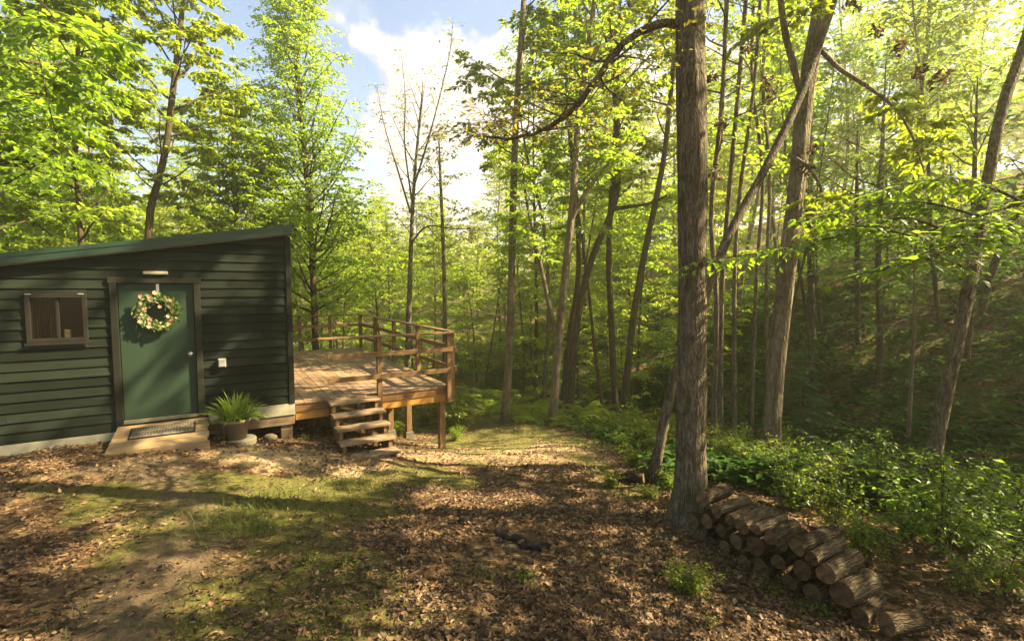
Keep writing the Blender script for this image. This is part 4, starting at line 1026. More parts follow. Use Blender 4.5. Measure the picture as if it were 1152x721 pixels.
# 5-11 trees along the far end of the trail
tree('tree', 'straight slim trunk beyond the deck corner, first on the trail edge', [(567, 475, 13), (574, 380, 13), (576, 290, 13.1), (578, 200, 13.2), (582, 110, 13.4), (588, 20, 13.7)], 9.5, 6, 4.5, 'bark_pale', 'leaf_yellow', 106, base=.42, n_limbs=24, lmax=2.0, leaves=7000, size=.125, el=(20, 65), gap=.1)
xa = limb([(629, 395, 12.6), (615, 330, 12.4), (604, 280, 12.3), (592, 225, 12.2), (588, 180, 12.2)], 6, 2)
xb = limb([(641, 250, 12.6), (660, 215, 12.6), (680, 190, 12.7), (712, 150, 12.8)], 6, 2)
tree('tree', 'pale trunk standing in ferns at the trail end with side limbs spreading both ways', [(621, 480, 12.5), (628, 390, 12.5), (638, 290, 12.6), (645, 220, 12.7), (650, 140, 12.9), (664, 40, 13.2)], 10, 6, 4.5, 'bark_pale', 'leaf_yellow', 107, extra=[xa, xb], base=.4, n_limbs=24, lmax=2.1, leaves=8000, size=.125, el=(15, 65))
xc = limb([(690, 235, 15.2), (712, 232, 15.2), (735, 228, 15.3), (752, 218, 15.4)], 5, 2)
tree('tree', 'trunk beyond the ferns that bends right and kinks upward at its fork', [(640, 445, 15), (648, 370, 15), (660, 310, 15), (674, 270, 15.1), (690, 234, 15.2), (697, 180, 15.3), (692, 110, 15.5)], 9, 6, 5.5, 'bark_brown', 'leaf_yellow', 108, extra=[xc], base=.45, n_limbs=20, lmax=2.2, leaves=6500, size=.135)
tree('tree', 'thin upright trunk close beside the bending one beyond the ferns', [(632, 452, 16), (640, 380, 16), (650, 320, 16), (650, 250, 16.1), (642, 160, 16.3)], 7, 5, 4.5, 'bark_brown', 'leaf_green', 109, base=.45, n_limbs=16, lmax=1.7, leaves=2500, size=.16)
tree('tree', 'dark straight trunk halfway between the fern clump and the big trunk', [(693, 455, 15), (688, 370, 15), (685, 280, 15.1), (690, 190, 15.3)], 8, 6, 6, 'bark_brown', 'leaf_green', 110, base=.5, n_limbs=18, lmax=1.9, leaves=3000, size=.16)
tree('tree', 'dark trunk slanting right just left of the big trunk', [(700, 460, 14), (711, 370, 14), (724, 290, 14.1), (738, 225, 14.2), (748, 170, 14.3), (756, 90, 14.5)], 8.5, 5.5, 5.5, 'bark_brown', 'leaf_yellow', 111, base=.45, n_limbs=20, lmax=2.2, leaves=6500, size=.135)
tree('tree', 'whip thin sapling trunk between the two pale trail edge trunks', [(612, 440, 17), (617, 340, 17), (611, 250, 17), (596, 190, 17)], 5, 3, 3., 'bark_pale', 'leaf_yellow', 112, base=.45, n_limbs=14, lmax=1.5, leaves=2200, size=.16)
# the sparsely leaved tree against the cloud
y1_ = limb([(464, 215, 17), (478, 170, 16.8), (492, 120, 16.7), (506, 60, 16.6), (509, 30, 16.6)], 2.6, .7)
y2_ = limb([(462, 240, 17), (447, 190, 17), (432, 140, 17.2), (424, 95, 17.3)], 2.4, .6)
y3_ = limb([(463, 225, 17), (455, 160, 17), (456, 110, 17), (452, 65, 17)], 2.2, .6)
y4_ = limb([(461, 275, 17), (480, 255, 16.8), (505, 257, 16.6), (530, 258, 16.5)], 2.5, 1)
tree('bare_tree', 'nearly bare tree with thin upright branches in front of the white cloud', [(457, 400, 17), (461, 320, 17), (464, 240, 17), (468, 180, 17), (474, 120, 17)], 7.5, 2.6, .8, 'bark_pale', 'leaf_olive', 113, extra=[y1_, y2_, y3_, y4_], base=.5, n_limbs=18, lmax=1.7, el=(25, 70), leaves=700, size=.11, sec_gap=.3, twig_sides=3)
tree('tree', 'thin pale trunk right of the bare tree beyond the deck railing', [(500, 410, 20), (500, 330, 20), (498, 260, 20), (495, 190, 20)], 6, 3, 1.5, 'bark_pale', 'leaf_olive', 114, base=.4, n_limbs=14, lmax=1.6, leaves=1300, size=.15, el=(10, 60))
# left side
tree('tree', 'airy tree with visible dark branches rising behind the cabin roof', [(160, 330, 13), (167, 262, 13), (178, 205, 13), (187, 165, 13), (196, 90, 13.2), (204, 20, 13.4)], 12, 6, 2.0, 'bark_brown', 'leaf_yellow', 115, base=.42, n_limbs=28, lmax=2.3, el=(12, 70), leaves=19000, size=.115, profile='ovoid', gap=.0, broad=True)
tree('tree', 'tall feathery spire shaped tree standing behind the deck against the sky', [(356, 410, 17), (353, 330, 17), (348, 240, 17), (340, 140, 17), (332, 50, 17)], 9, 4, 1.3, 'bark_brown', 'leaf_yellow', 116, base=.22, n_limbs=90, lmax=3.2, el=(22, 76), leaves=27000, size=.125, profile='even', flat=.5, sec_gap=.3)
hz = [limb([(-20, 10, 7.5), (18, 30, 7.0), (42, 62, 6.7), (52, 105, 6.5), (60, 140, 6.4), (72, 170, 6.4)], 3, .8), limb([(-30, -20, 7.5), (40, 0, 6.8), (62, 22, 6.5), (90, 38, 6.3), (118, 46, 6.2)], 3, .8), limb([(-40, 60, 8.0), (5, 60, 7.4), (40, 82, 7.2), (75, 100, 7.0)], 3, .8)]
tree('maple_tree', 'broad leafy maple filling the sky left of the cabin roof', [(-40, 380, 9.5), (-38, 250, 9.5), (-30, 120, 9.6), (-25, -20, 9.8)], 22, 15, 4.0, 'bark_brown', 'leaf_green', 117, extra=hz, base=.15, n_limbs=50, lmax=3.4, el=(0, 55), leaves=27000, size=.135, flat=.8, droop=.4, profile='ovoid', broad=True)
tree('tree', 'leafy young tree between the broad maple and the airy tree', [(95, 340, 11.5), (90, 250, 11.5), (84, 150, 11.5), (88, 50, 11.6)], 9, 5, 2.5, 'bark_brown', 'leaf_yellow', 118, base=.15, n_limbs=34, lmax=2.0, el=(5, 60), leaves=15000, size=.13, flat=.75, droop=.35, broad=True)
tree('tree', 'bushy tree behind the cabin roof ridge between airy tree and spire tree', [(262, 360, 15.5), (266, 270, 15.5), (264, 200, 15.5), (262, 150, 15.6)], 8, 4, 1.2, 'bark_brown', 'leaf_green', 119, base=.12, n_limbs=34, lmax=2.3, el=(5, 65), leaves=15000, size=.14, flat=.7)
# clump of thin stems right of the big trunk
stems = [([(803, 470, 9), (806, 340, 9), (800, 240, 9), (812, 120, 9), (818, -10, 9)], 'first'), ([(812, 470, 9.6), (812, 330, 9.6), (822, 200, 9.5), (830, 110, 9.5), (840, -10, 9.5)], 'second'), ([(828, 470, 10), (826, 330, 10), (832, 220, 10), (848, 100, 9.9), (856, -10, 9.9)], 'third'), ([(846, 470, 10.4), (850, 330, 10.4), (858, 200, 10.3), (846, 90, 10.2), (848, -10, 10.2)], 'fourth'), ([(868, 460, 11), (862, 330, 11), (866, 200, 11), (858, 90, 11), (866, -10, 11)], 'fifth')]
for i, (wp, o_) in enumerate(stems):
    tree('tree', f'thin vertical stem, {o_} from the big trunk in the clump with hanging dead leaves', wp, [7, 6.5, 6, 5, 5][i], [5, 5, 4, 3.5, 3.5][i], 4., 'bark_grey', 'leaf_yellow' if i % 2 else 'leaf_green', 120 + i, base=.45, n_limbs=16, lmax=1.3, el=(0, 60), leaves=600, size=.12)
# clusters of dead leaves caught in the branches
M['dead_cluster'] = plain('dead_leaf_cluster', (.085, .05, .03), .9, .1, 0., .5, 30.)
cl = MB()
for i, (px, py, Y, s) in enumerate([(798, 87, 8.5, .13), (842, 54, 8.5, .1), (864, 92, 8.5, .12), (868, 105, 8.5, .1), (803, 195, 8.5, .12), (813, 140, 8.8, .12), (914, 168, 7.4, .09), (905, 190, 7.4, .11), (988, 32, 7.2, .09), (1014, 52, 7.2, .11), (1034, 82, 7.0, .1), (1058, 86, 7.0, .12), (958, 5, 7.5, .12)]):
    rng = R(300 + i); n = 26; c = at(px, py, Y); Pn = c + rng.normal(0, s * .45, (n, 3)); Ax = rng.normal(0, 1, (n, 3)) - [0, 0, .6]; V, Q, T = leaf6_arrays(Pn, Ax, rng.normal(0, 1, (n, 3)), s * (.6 + .5 * rng.random(n)), s * (.35 + .2 * rng.random(n)), .3, .3)
    cl.add(V, Q, T)
tag(cl.build('dead_foliage', M['dead_leaf']), 'brown dead leaf bunches caught in the high branches', None, None, 'stuff')
# near branch with broad leaves reaching in over the slope
path, rad = trunk([(1262, 620, 4.4), (1258, 400, 4.4), (1255, 200, 4.4), (1250, 0, 4.5)], 24, 16, 5., 20)
nb = limb([(1255, 196, 4.4), (1205, 208, 4.35), (1152, 228, 4.3), (1100, 243, 4.3), (1055, 258, 4.3), (1020, 264, 4.35), (985, 256, 4.4), (955, 252, 4.5)], 6, 1.2, 18)
nb2 = limb([(1060, 257, 4.3), (1010, 245, 4.5), (955, 262, 4.7), (905, 275, 4.9), (850, 285, 5.1), (800, 292, 5.3)], 3, 1, 16)
nb3 = limb([(1152, 228, 4.3), (1110, 210, 4.5), (1060, 200, 4.7), (1000, 215, 5.0)], 3, 1, 12)
made = make_tree(path, rad, 130, base=.6, n_limbs=12, lmax=1.8, leaves=2200, size=.12)
bmb = MB(); bl_ = []; rng = R(131); bmb.tube(*nb, 8, cap=False); bmb.tube(*nb2, 6, cap=False); bmb.tube(*nb3, 6, cap=False)
S, D, Ln = [], [], []
nb4 = limb([(1120, 238, 4.3), (1090, 268, 4.1), (1050, 290, 4.0), (1010, 300, 4.0)], 2.5, .8, 12); nb5 = limb([(1100, 243, 4.3), (1040, 228, 4.6), (980, 232, 4.9), (920, 245, 5.2)], 2.5, .8, 12)
bmb.tube(*nb4, 6, cap=False); bmb.tube(*nb5, 6, cap=False)
for (pp, rr) in (nb, nb2, nb3, nb4, nb5):
    for j in range(40):
        u = .12 + .88 * (j + rng.random() * .6) / 40; p = interp_path(pp, u); k = min(int(u * (len(pp) - 1)), len(pp) - 2); tn = pp[k + 1] - pp[k]; tn /= np.linalg.norm(tn)
        sd_ = np.cross(tn, [0, 0, 1.]); d = tn * .6 + sd_ * (1 if j % 2 else -1) * .8 + rng.normal(0, .2, 3); d[2] = d[2] * .4 + .02; d /= np.linalg.norm(d); L = .25 + .4 * rng.random()
        S.append(p); D.append(d); Ln.append(L); e_ = p + d * L; e_[2] -= .2 * L; bmb.tube([p, (p + e_) / 2 + [0, 0, .03 * L], e_], [.004, .003, .0015], 4, cap=False)
a = spray_leaves(np.array(S), np.array(D), np.array(Ln), 10, .085, rng, .85, .5, .25)
V, Q, T = leaf6_arrays(*a, .08, .25)
e = place_tree('tree', 'tree at the frame edge reaching a long low branch of broad leaves over the shrubs', path[0] + [0, 0, .12], made, M['bark_brown'], M['leaf_green'], limbs=[('low_branch', bmb)])
link('branch_foliage', mesh_np('branch_foliage', V - (path[0] + [0, 0, .12]), [Q, T], M['leaf_green']), e)

# ------------------------------------------------------------------ forest beyond the clearing: a few grown kinds, copied
def proto(seed, h, r, leafm, barkm, lean=.06, **kw):
    rng = R(seed); P = [np.array([0, 0, -.4])]; d = np.array([rng.normal(0, lean), rng.normal(0, lean), 1.])
    for i in range(7): d = d + np.array([rng.normal(0, .05), rng.normal(0, .05), .1]); d /= np.linalg.norm(d); P.append(P[-1] + d * (h + .4) / 7)
    path = smooth_path(P, 18); rad = np.linspace(r, r * .15, 18); rad[0] *= 1.4
    made = make_tree(path, rad, seed + 1, **kw)
    return path, made, M[barkm], M[leafm]
KINDS = {
 'tall_a': proto(501, 17, .115, 'leaf_yellow', 'bark_brown', base=.30, n_limbs=34, lmax=2.9, leaves=6000, size=.19, sides=9, twigs=True, twig_sides=0),
 'tall_b': proto(511, 15, .10, 'leaf_green', 'bark_brown', base=.38, n_limbs=28, lmax=2.5, leaves=4600, size=.18, sides=9, twig_sides=0, el=(5, 60)),
 'tall_c': proto(521, 16, .11, 'leaf_yellow', 'bark_pale', base=.45, n_limbs=26, lmax=2.7, leaves=4400, size=.18, sides=9, twig_sides=0, profile='vase', el=(20, 70)),
 'young_a': proto(531, 7.5, .06, 'leaf_yellow', 'bark_brown', base=.12, n_limbs=26, lmax=1.9, leaves=3600, size=.16, sides=7, twig_sides=0, el=(0, 50), flat=.8),
 'young_b': proto(541, 6.0, .05, 'leaf_yellow', 'bark_brown', base=.10, n_limbs=24, lmax=1.8, leaves=3200, size=.15, sides=7, twig_sides=0, el=(-5, 45), flat=.8),
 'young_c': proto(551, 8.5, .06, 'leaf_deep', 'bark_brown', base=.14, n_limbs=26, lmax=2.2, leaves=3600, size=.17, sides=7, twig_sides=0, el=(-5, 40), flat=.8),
 'pole': proto(561, 11, .07, 'leaf_green', 'bark_brown', base=.55, n_limbs=14, lmax=1.5, leaves=1500, size=.16, sides=7, twig_sides=0),
}
TXT = {
 'tall_a': ('forest_tree', 'tall leafy yellow green tree in the background forest', 'tall yellow green trees of the background forest'),
 'tall_b': ('forest_tree', 'tall mid green tree with bare lower trunk in the background forest', 'tall mid green trees of the background forest'),
 'tall_c': ('forest_tree', 'tall pale barked tree with spreading top in the background forest', 'tall pale barked trees of the background forest'),
 'young_a': ('young_tree', 'bushy yellow green young tree under the tall background trees', 'yellow green young trees of the understorey'),
 'young_b': ('young_tree', 'bushy light green young tree with tiered leaves in the understorey', 'light green young trees of the understorey'),
 'young_c': ('young_tree', 'dark leaved young tree growing on the shaded slope and forest edge', 'dark leaved young trees of the understorey'),
 'pole': ('sapling', 'thin dark pole like sapling with few leaves among background trees', 'thin pole saplings of the background'),
}
FIRST = {}
def put(kind, x, y, rz, sc, label=None):
    nm, lab, grp = TXT[kind]
    z = H(x, y)
    if kind not in FIRST:
        path, made, bm_, lm2 = KINDS[kind]
        o = place_tree(nm, lab, np.zeros(3), made, bm_, lm2, group=grp); FIRST[kind] = o
    else: o = copy_tree(FIRST[kind])
    o.location = (x, y, z); o.rotation_euler = (0, 0, rz); o.scale = (sc, sc, sc); o['label'] = label or lab; o['group'] = grp
    return o
rng = R(2024)
placed = []
def clear_ok(x, y, dmin):
    for (a, b) in placed:
        if (a - x) ** 2 + (b - y) ** 2 < dmin * dmin: return False
    return True
def scatter(kinds, n, y0, y1, u0, u1, dmin, smin=.8, smax=1.2, cap=None, keep=None):
    c = 0; tries = 0
    while c < n and tries < n * 40:
        tries += 1
        y = y0 + (y1 - y0) * rng.random() ** .8; u = u0 + (u1 - u0) * rng.random(); x = u * y
        if keep and not keep(x, y, u): continue
        if not clear_ok(x, y, dmin): continue
        k = kinds[rng.integers(len(kinds))]; sc = smin + (smax - smin) * rng.random()
        if cap:
            hmax = cap(u, y)
            h0 = {'tall_a': 17, 'tall_b': 15, 'tall_c': 16, 'young_a': 7.5, 'young_b': 6, 'young_c': 8.5, 'pole': 11}[k]
            room = EYE + hmax * y - H(x, y)
            if h0 * sc > room: sc = room / h0
            if sc < .4: continue
        placed.append((x, y)); put(k, x, y, rng.random() * 6.28, sc); c += 1
def skycap(u, y):   # how high tree tops stand above eye level, per metre of distance: low at the sky gap
    if -.40 < u < -.05: return .13 + .06 * rng.random()
    if -.62 < u <= -.40: return .30
    if -.05 <= u < .02: return .30
    return 9.
def offtrail(x, y, u):
    d = seg_d(np.array(x), np.array(y), [(.5, 9), (-.3, 13), (-1.3, 17), (-3, 22)])
    a, b = uncab(x, y)
    if -4.5 < a < 6.2 and -1 < b < 8.2: return False
    return float(d) > 1.3
scatter(['tall_a', 'tall_c'], 4, 19, 30, -.02, .80, 3.0, .85, 1.1, skycap, offtrail)
scatter(['tall_a', 'tall_b', 'tall_c'], 20, 31, 58, -.02, .85, 3.0, .9, 1.25, skycap, offtrail)
scatter(['tall_a', 'tall_b', 'tall_a'], 22, 22, 60, -.42, .0, 2.6, .7, 1.1, skycap, offtrail)
scatter(['tall_a', 'tall_c', 'tall_b'], 20, 14.5, 40, -1.15, -.42, 2.4, .8, 1.1, skycap, offtrail)
scatter(['young_a', 'young_a', 'young_b'], 34, 15.5, 34, -.45, .30, 1.5, .6, 1.1, skycap, offtrail)
scatter(['young_a', 'young_b'], 24, 12.5, 24, -1.1, -.45, 1.5, .7, 1.1, skycap, offtrail)
scatter(['young_b', 'young_c'], 9, 15.5, 22, .45, .95, 1.8, .5, .85, None, offtrail)
scatter(['young_a', 'young_b', 'young_c'], 12, 17, 34, .1, .42, 1.7, .7, 1.15, None, offtrail)
scatter(['young_b', 'young_c', 'tall_b'], 14, 24, 40, .42, .95, 2.2, .8, 1.15, None, offtrail)
scatter(['pole'], 15, 13, 30, -.1, .9, 1.0, .8, 1.2, skycap, offtrail)
# trees added right of the view and behind it to shade the clearing
for (x, y, k, sc) in [(9.5, 3.6, 'tall_a', 1.), (7.6, 1.6, 'tall_b', .95), (12.5, 1.2, 'tall_c', 1.05), (6.5, -1.5, 'tall_a', .9), (11, .0, 'tall_b', 1.), (17, 9.5, 'tall_a', .7), (18.5, 12.5, 'tall_b', .8), (20.5, 10.5, 'tall_a', .75), (23, 9, 'tall_a', .85), (24, 12, 'tall_a', .85), (27, 10.5, 'tall_a', .85), (23.5, 15, 'tall_a', .8), (27, 14, 'tall_a', .85), (22.5, 19, 'tall_b', .9), (8.4, 5.0, 'young_c', .85), (8.5, 6.4, 'young_c', .5), (9.4, 7.4, 'young_c', .7), (14, 17.5, 'tall_a', .95), (15.5, 13.3, 'tall_b', .95), (17.2, 15.2, 'tall_a', 1.)]:
    put(k, x, y, x * 1.7 + y, sc); placed.append((x, y))
for (x, y, k, sc) in [(-5, -4, 'tall_a', .9), (1.5, -3.6, 'tall_a', .85), (-1.5, -7, 'tall_b', 1.1), (5, -8, 'tall_a', 1.), (-9, -2.5, 'tall_a', .9), (4.2, -4.5, 'tall_b', .9), (-13, 0, 'tall_b', 1.), (-12, -8, 'tall_a', 1.1), (-15, 6, 'tall_b', 1.)]:
    put(k, x, y, x + y, sc)

# dark trunks on the shaded slope, each with its own lean
slope = [([(985, 470, 13), (990, 380, 13), (988, 290, 13), (992, 180, 13.2)], 8, 6, 'dark upright trunk on the shaded slope left of the leaning slender trunk'),
         ([(1088, 440, 14), (1098, 370, 14), (1118, 300, 14), (1148, 230, 14.2)], 12, 9, 'dark trunk slanting up the shaded slope right of the leaning slender trunk'),
         ([(1083, 455, 12.5), (1090, 380, 12.5), (1094, 300, 12.5), (1096, 200, 12.6)], 8, 6, 'dark upright trunk just right of the leaning slender trunk on the slope'),
         ([(968, 480, 15), (966, 400, 15), (965, 320, 15), (964, 230, 15)], 7, 5, 'thin dark trunk on the slope above the small fir'),
         ([(916, 450, 16), (914, 380, 16), (912, 300, 16), (912, 220, 16)], 9, 7, 'straight dark trunk seen between stout bare trunk and the small fir'),
         ([(1022, 490, 10.5), (1025, 430, 10.5), (1028, 370, 10.5), (1030, 290, 10.5)], 6, 4, 'pale thin trunk lit on one side in the middle of the dark slope')]
for i, (wp, a, b_, lab) in enumerate(slope):
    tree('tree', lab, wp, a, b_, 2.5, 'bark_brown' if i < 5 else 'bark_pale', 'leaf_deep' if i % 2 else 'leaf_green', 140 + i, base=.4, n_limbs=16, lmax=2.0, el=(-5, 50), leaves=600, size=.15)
def fallen(q0, q1, Y0, Y1, r, lab, lift):
    a, b = at(*q0, Y0), at(*q1, Y1); a[2] = H(a[0], a[1]) + lift[0]; b[2] = H(b[0], b[1]) + lift[1]
    mb = MB(); P = smooth_path([a, (a + b) / 2 + [0, 0, .05], b], 12); mb.tube(P, np.linspace(r, r * .6, 12), 10, wob=.04, rng=R(1)); o = mb.build('fallen_tree', M['bark_brown'], smooth=True); tag(o, lab, 'fallen tree', )
fallen((1040, 520), (1152, 470), 9.2, 8.6, .05, 'thin fallen trunk lying up the dark slope behind the leaning slender trunk', (.2, .35))
fallen((1095, 545), (1170, 530), 7.6, 7.4, .07, 'mossy fallen trunk low on the slope behind the shrubs at the frame edge', (.15, .2))
fallen((930, 455), (1010, 420), 13.5, 12.8, .05, 'dark fallen trunk halfway up the shaded slope beyond the small fir', (.15, .25))
fallen((1060, 400), (1150, 372), 13.0, 12.4, .045, 'upper thin fallen trunk lying across the dark slope near the frame edge', (.15, .3))
fallen((945, 340), (975, 318), 15.5, 15., .04, 'pale dead stick leaning on the sunlit part of the slope', (.2, .9))

# ------------------------------------------------------------------ shrubs, ferns, fir sapling, ground plants
def shrub_proto(seed, h, r, n_st, leaves, size, flat=.75):
    rng = R(seed); mb = MB(); S, D, Ln = [], [], []
    for i in range(n_st):
        a = i / n_st * 6.28 + rng.normal(0, .4); rr = r * (.25 + .75 * rng.random()); hh = h * (.55 + .5 * rng.random())
        P = smooth_path([[.05 * math.cos(a), .05 * math.sin(a), -.08], [.35 * rr * math.cos(a), .35 * rr * math.sin(a), hh * .55], [rr * math.cos(a), rr * math.sin(a), hh]], 9)
        mb.tube(P, np.linspace(.011, .003, 9), 5, cap=False)
        for j in range(13):
            u = .22 + .78 * (j + rng.random()) / 13; p = interp_path(P, u); b = rng.random() * 6.28; L = (.18 + .26 * rng.random()) * (1.3 - .5 * u)
            d = np.array([math.cos(b), math.sin(b), .15 + .3 * rng.random()]); d /= np.linalg.norm(d); S.append(p); D.append(d); Ln.append(L * max(.5, h))
            mb.tube([p, p + d * L * max(.5, h)], [.003, .0015], 3, cap=False)
    S, D, Ln = map(np.array, (S, D, Ln)); a = spray_leaves(S, D, Ln, max(2, leaves // len(S)), size, rng, flat, .52, .2)
    return mb, leaf6_arrays(*a, .1, .2)
def fern_proto(seed, n=11, L=.75):
    rng = R(seed); mb = MB(); Pp, Ax, Nn, Ls = [], [], [], []
    for i in range(n):
        a = i / n * 6.28 + rng.normal(0, .25); e = math.radians(55 + 20 * rng.random()); d = np.array([math.cos(a) * math.cos(e), math.sin(a) * math.cos(e), math.sin(e)]); p = np.zeros(3); P = [p]; l = L * (.7 + .5 * rng.random())
        for k in range(14): 
            d = d + np.array([math.cos(a), math.sin(a), -1.]) * .075; d /= np.linalg.norm(d); p = p + d * l / 14; P.append(p)
            if k > 1:
                w = l * .24 * math.sin(PI * (k / 14.5)) ** .8 + .01; sd_ = np.cross(d, [0, 0, 1.]); sd_ /= np.linalg.norm(sd_); up_ = np.cross(sd_, d)
                for s in (1, -1):
                    for sh in (0, .5): Pp.append(p + d * l / 14 * sh); Ax.append(sd_ * s + d * .35 - [0, 0, .15]); Nn.append(up_ + rng.normal(0, .12, 3)); Ls.append(w)
        mb.tube(P, np.linspace(.005, .0015, len(P)), 4, cap=False)
    Ls = np.array(Ls); V, T = leaf_mesh_arrays(np.array(Pp), np.array(Ax), np.array(Nn), Ls, np.full(len(Ls), L / 14 * .42), .05)
    return mb, (V, T)
SH = {}
SHT = {'shrub_a': ('shrub', 'airy bright green leafy shrub', shrub_proto(701, 1.0, .6, 8, 900, .075), 'leaf_green'),
       'shrub_b': ('shrub', 'low spreading yellow green shrub', shrub_proto(711, .7, .65, 10, 1100, .07), 'leaf_yellow'),
       'shrub_c': ('shrub', 'upright mid green shrub with thin dark stems', shrub_proto(721, 1.35, .5, 6, 640, .08), 'leaf_green'),
       'fern': ('fern', 'green arching fern clump', fern_proto(731), 'leaf_yellow'),
       'seedling': ('seedling', 'small seedling with a few broad light green leaves', shrub_proto(741, .22, .10, 3, 80, .055), 'leaf_yellow')}
def plant(kind, x, y, sc, label, group, rz=None, leafm=None, key=''):
    nm, _, (mb, A), lm2 = SHT[kind]; kk = kind + (leafm or '') + key
    if kk not in SH:
        e = empty(nm, (0, 0, 0), 0, label, nm, group); SH[kk] = e
        import copy as _c
        mb2 = MB(); mb2.v = [v.copy() for v in mb.v]; mb2.q = list(mb.q); mb2.t = list(mb.t); mb2.n = mb.n
        mb2.build('stem', M['twig'] if kind != 'fern' else M['stem_green'], e, smooth=True); link('foliage', mesh_np('foliage', A[0], list(A[1:]), M[leafm or lm2]), e)
    else: e = copy_tree(SH[kk])
    e.location = (x, y, H(x, y) - .02); e.rotation_euler = (0, 0, rng.random() * 6.28 if rz is None else rz); e.scale = (sc, sc, sc * (.9 + .2 * rng.random()))
    e['label'] = label; e['group'] = group; return e
rng = R(91)
G1, G2, G3 = 'leafy shrubs behind the firewood pile', 'yellow green shrubs along the trail and under the deck', 'ferns and low plants at the trail end'
for (px, Y, sc, k) in [(905, 5.6, .95, 'shrub_a'), (950, 5.0, 1.0, 'shrub_c'), (985, 4.6, .95, 'shrub_a'), (1035, 4.9, .95, 'shrub_a'), (1075, 4.6, 1.0, 'shrub_c'), (1120, 4.7, 1.0, 'shrub_a'), (1160, 5.0, 1.05, 'shrub_a'), (930, 6.4, 1.0, 'shrub_a'), (1000, 5.9, .95, 'shrub_c'), (1100, 5.9, .95, 'shrub_a'), (870, 6.6, .85, 'shrub_a'), (1150, 4.0, .75, 'shrub_a'), (960, 7.6, 1., 'shrub_a'), (1050, 7.4, .9, 'shrub_c'), (1135, 7.0, .9, 'shrub_c'), (1105, 4.05, .5, 'shrub_a')]:
    x = (px - CX) / F * Y; sc *= .6 + .25 * rng.random(); plant(k, x, Y, sc, ('airy bright green shrub among the bushes behind the firewood pile' if k == 'shrub_a' else 'upright thin stemmed shrub among the bushes behind the firewood pile'), G1 if k == 'shrub_a' else 'thin stemmed shrubs behind the firewood pile')
for (px, Y, sc, k) in [(850, 6.9, .8, 'shrub_b'), (820, 7.4, .85, 'shrub_b'), (835, 8.6, 1.0, 'shrub_b'), (800, 9.2, 1.0, 'shrub_b'), (735, 8.6, .9, 'shrub_b'), (745, 7.2, .55, 'shrub_b'), (715, 7.6, .5, 'shrub_b'), (760, 9.6, 1.1, 'shrub_b'), (720, 10.5, 1.0, 'shrub_b'), (715, 12, 1.1, 'shrub_b'), (758, 6.3, .45, 'shrub_b'), (700, 9.3, .5, 'shrub_b'), (880, 8.6, 1., 'shrub_b'), (890, 7.3, .7, 'shrub_b'), (690, 6.4, .35, 'shrub_b'), (735, 5.9, .3, 'shrub_b'),
                       (515, 12.5, 1.1, 'shrub_b'), (500, 13.5, 1.2, 'shrub_b'), (478, 13.2, .9, 'shrub_b'), (440, 13.5, 1.0, 'shrub_b'), (520, 15, 1.3, 'shrub_b'), (490, 15.5, 1.3, 'shrub_b'), (445, 11.5, .6, 'shrub_b'), (512, 11, .5, 'shrub_b')]:
    x = (px - CX) / F * Y; plant(k, x, Y, sc, 'low spreading yellow green shrub at the edge of the clearing', G2)
for (px, Y, sc) in [(590, 13.4, 1.2), (602, 14.2, 1.3), (640, 13.2, 1.2), (655, 12.6, 1.1), (635, 14.5, 1.3), (665, 13.8, 1.2), (680, 13, 1.2), (610, 13.6, 1.1), (550, 15, 1.2), (540, 17, 1.3), (575, 15.5, 1.2), (690, 11.6, 1.1), (705, 12.6, 1.2), (730, 11.3, 1.1), (625, 15.8, 1.3), (600, 12.9, .9), (555, 18.5, 1.3), (660, 15, 1.2), (675, 11.9, .9), (740, 12.6, 1.2), (645, 12.1, .8)]:
    x = (px - CX) / F * Y; plant('fern', x, Y, sc, 'green fern clump in the fern bed around the pale trunks at the trail end', G3)
plant('shrub_b', *(hg(775, 668)[:2]), .42, 'small weedy shrub alone in the leaves below the firewood pile', None, key='solo')
for (px, py, lab) in [(867, 668, 'single light green seedling in the leaves left of the thickest log'), (902, 690, 'pair of seedling leaves below the thickest log'), (920, 694, 'bright seedling between the pale stone and the end log'), (972, 712, 'bright seedling at the near foot of the firewood pile'), (590, 655, 'tiny seedling alone in the leafy middle of the clearing'), (288, 508, 'small weed growing beside the round concrete slab'), (345, 496, 'small weed at the cabin corner in front of the deck'), (795, 705, 'low seedling in the leaves near the bottom of the view'), (345, 635, 'patch forming green weed in the clearing, nearest the grass tuft'), (385, 640, 'low dark green weed right of the other clearing weed')]:
    p = hg(px, py); plant('seedling', p[0], p[1], .4 + .3 * rng.random(), lab, None)
# fir sapling in the shade
def fir(seed, h):
    rng = R(seed); mb = MB(); mb.tube([[0, 0, -.1], [0, 0, h * .5], [.02, 0, h]], [.035, .02, .005], 8); Pp, Ax, Nn, Ls = [], [], [], []
    z = .25
    while z < h * .97:
        L = (h - z) * .36 + .05
        for i in range(6):
            a = i / 6 * 6.28 + rng.random(); P = []
            for k in range(6): t = k / 5; P.append([math.cos(a) * L * t, math.sin(a) * L * t, z + .10 * L * t - .22 * L * t * t])
            P = np.array(P); mb.tube(P, np.linspace(.007, .002, 6), 4, cap=False)
            for t in np.linspace(.1, 1, 16):
                p = interp_path(P, t); sd_ = np.array([-math.sin(a), math.cos(a), 0]); fw = np.array([math.cos(a), math.sin(a), -.2])
                for s in (1, -1): Pp.append(p); Ax.append(sd_ * s + fw * .9 + rng.normal(0, .1, 3)); Nn.append([0, 0, 1.]); Ls.append(L * .34 * (1.15 - t) + .05)
        z += .16 + .05 * rng.random()
    Ls = np.array(Ls); return mb, leaf_mesh_arrays(np.array(Pp), np.array(Ax), np.array(Nn) + R(seed).normal(0, .15, (len(Ls), 3)), Ls, np.full(len(Ls), .035), .05)
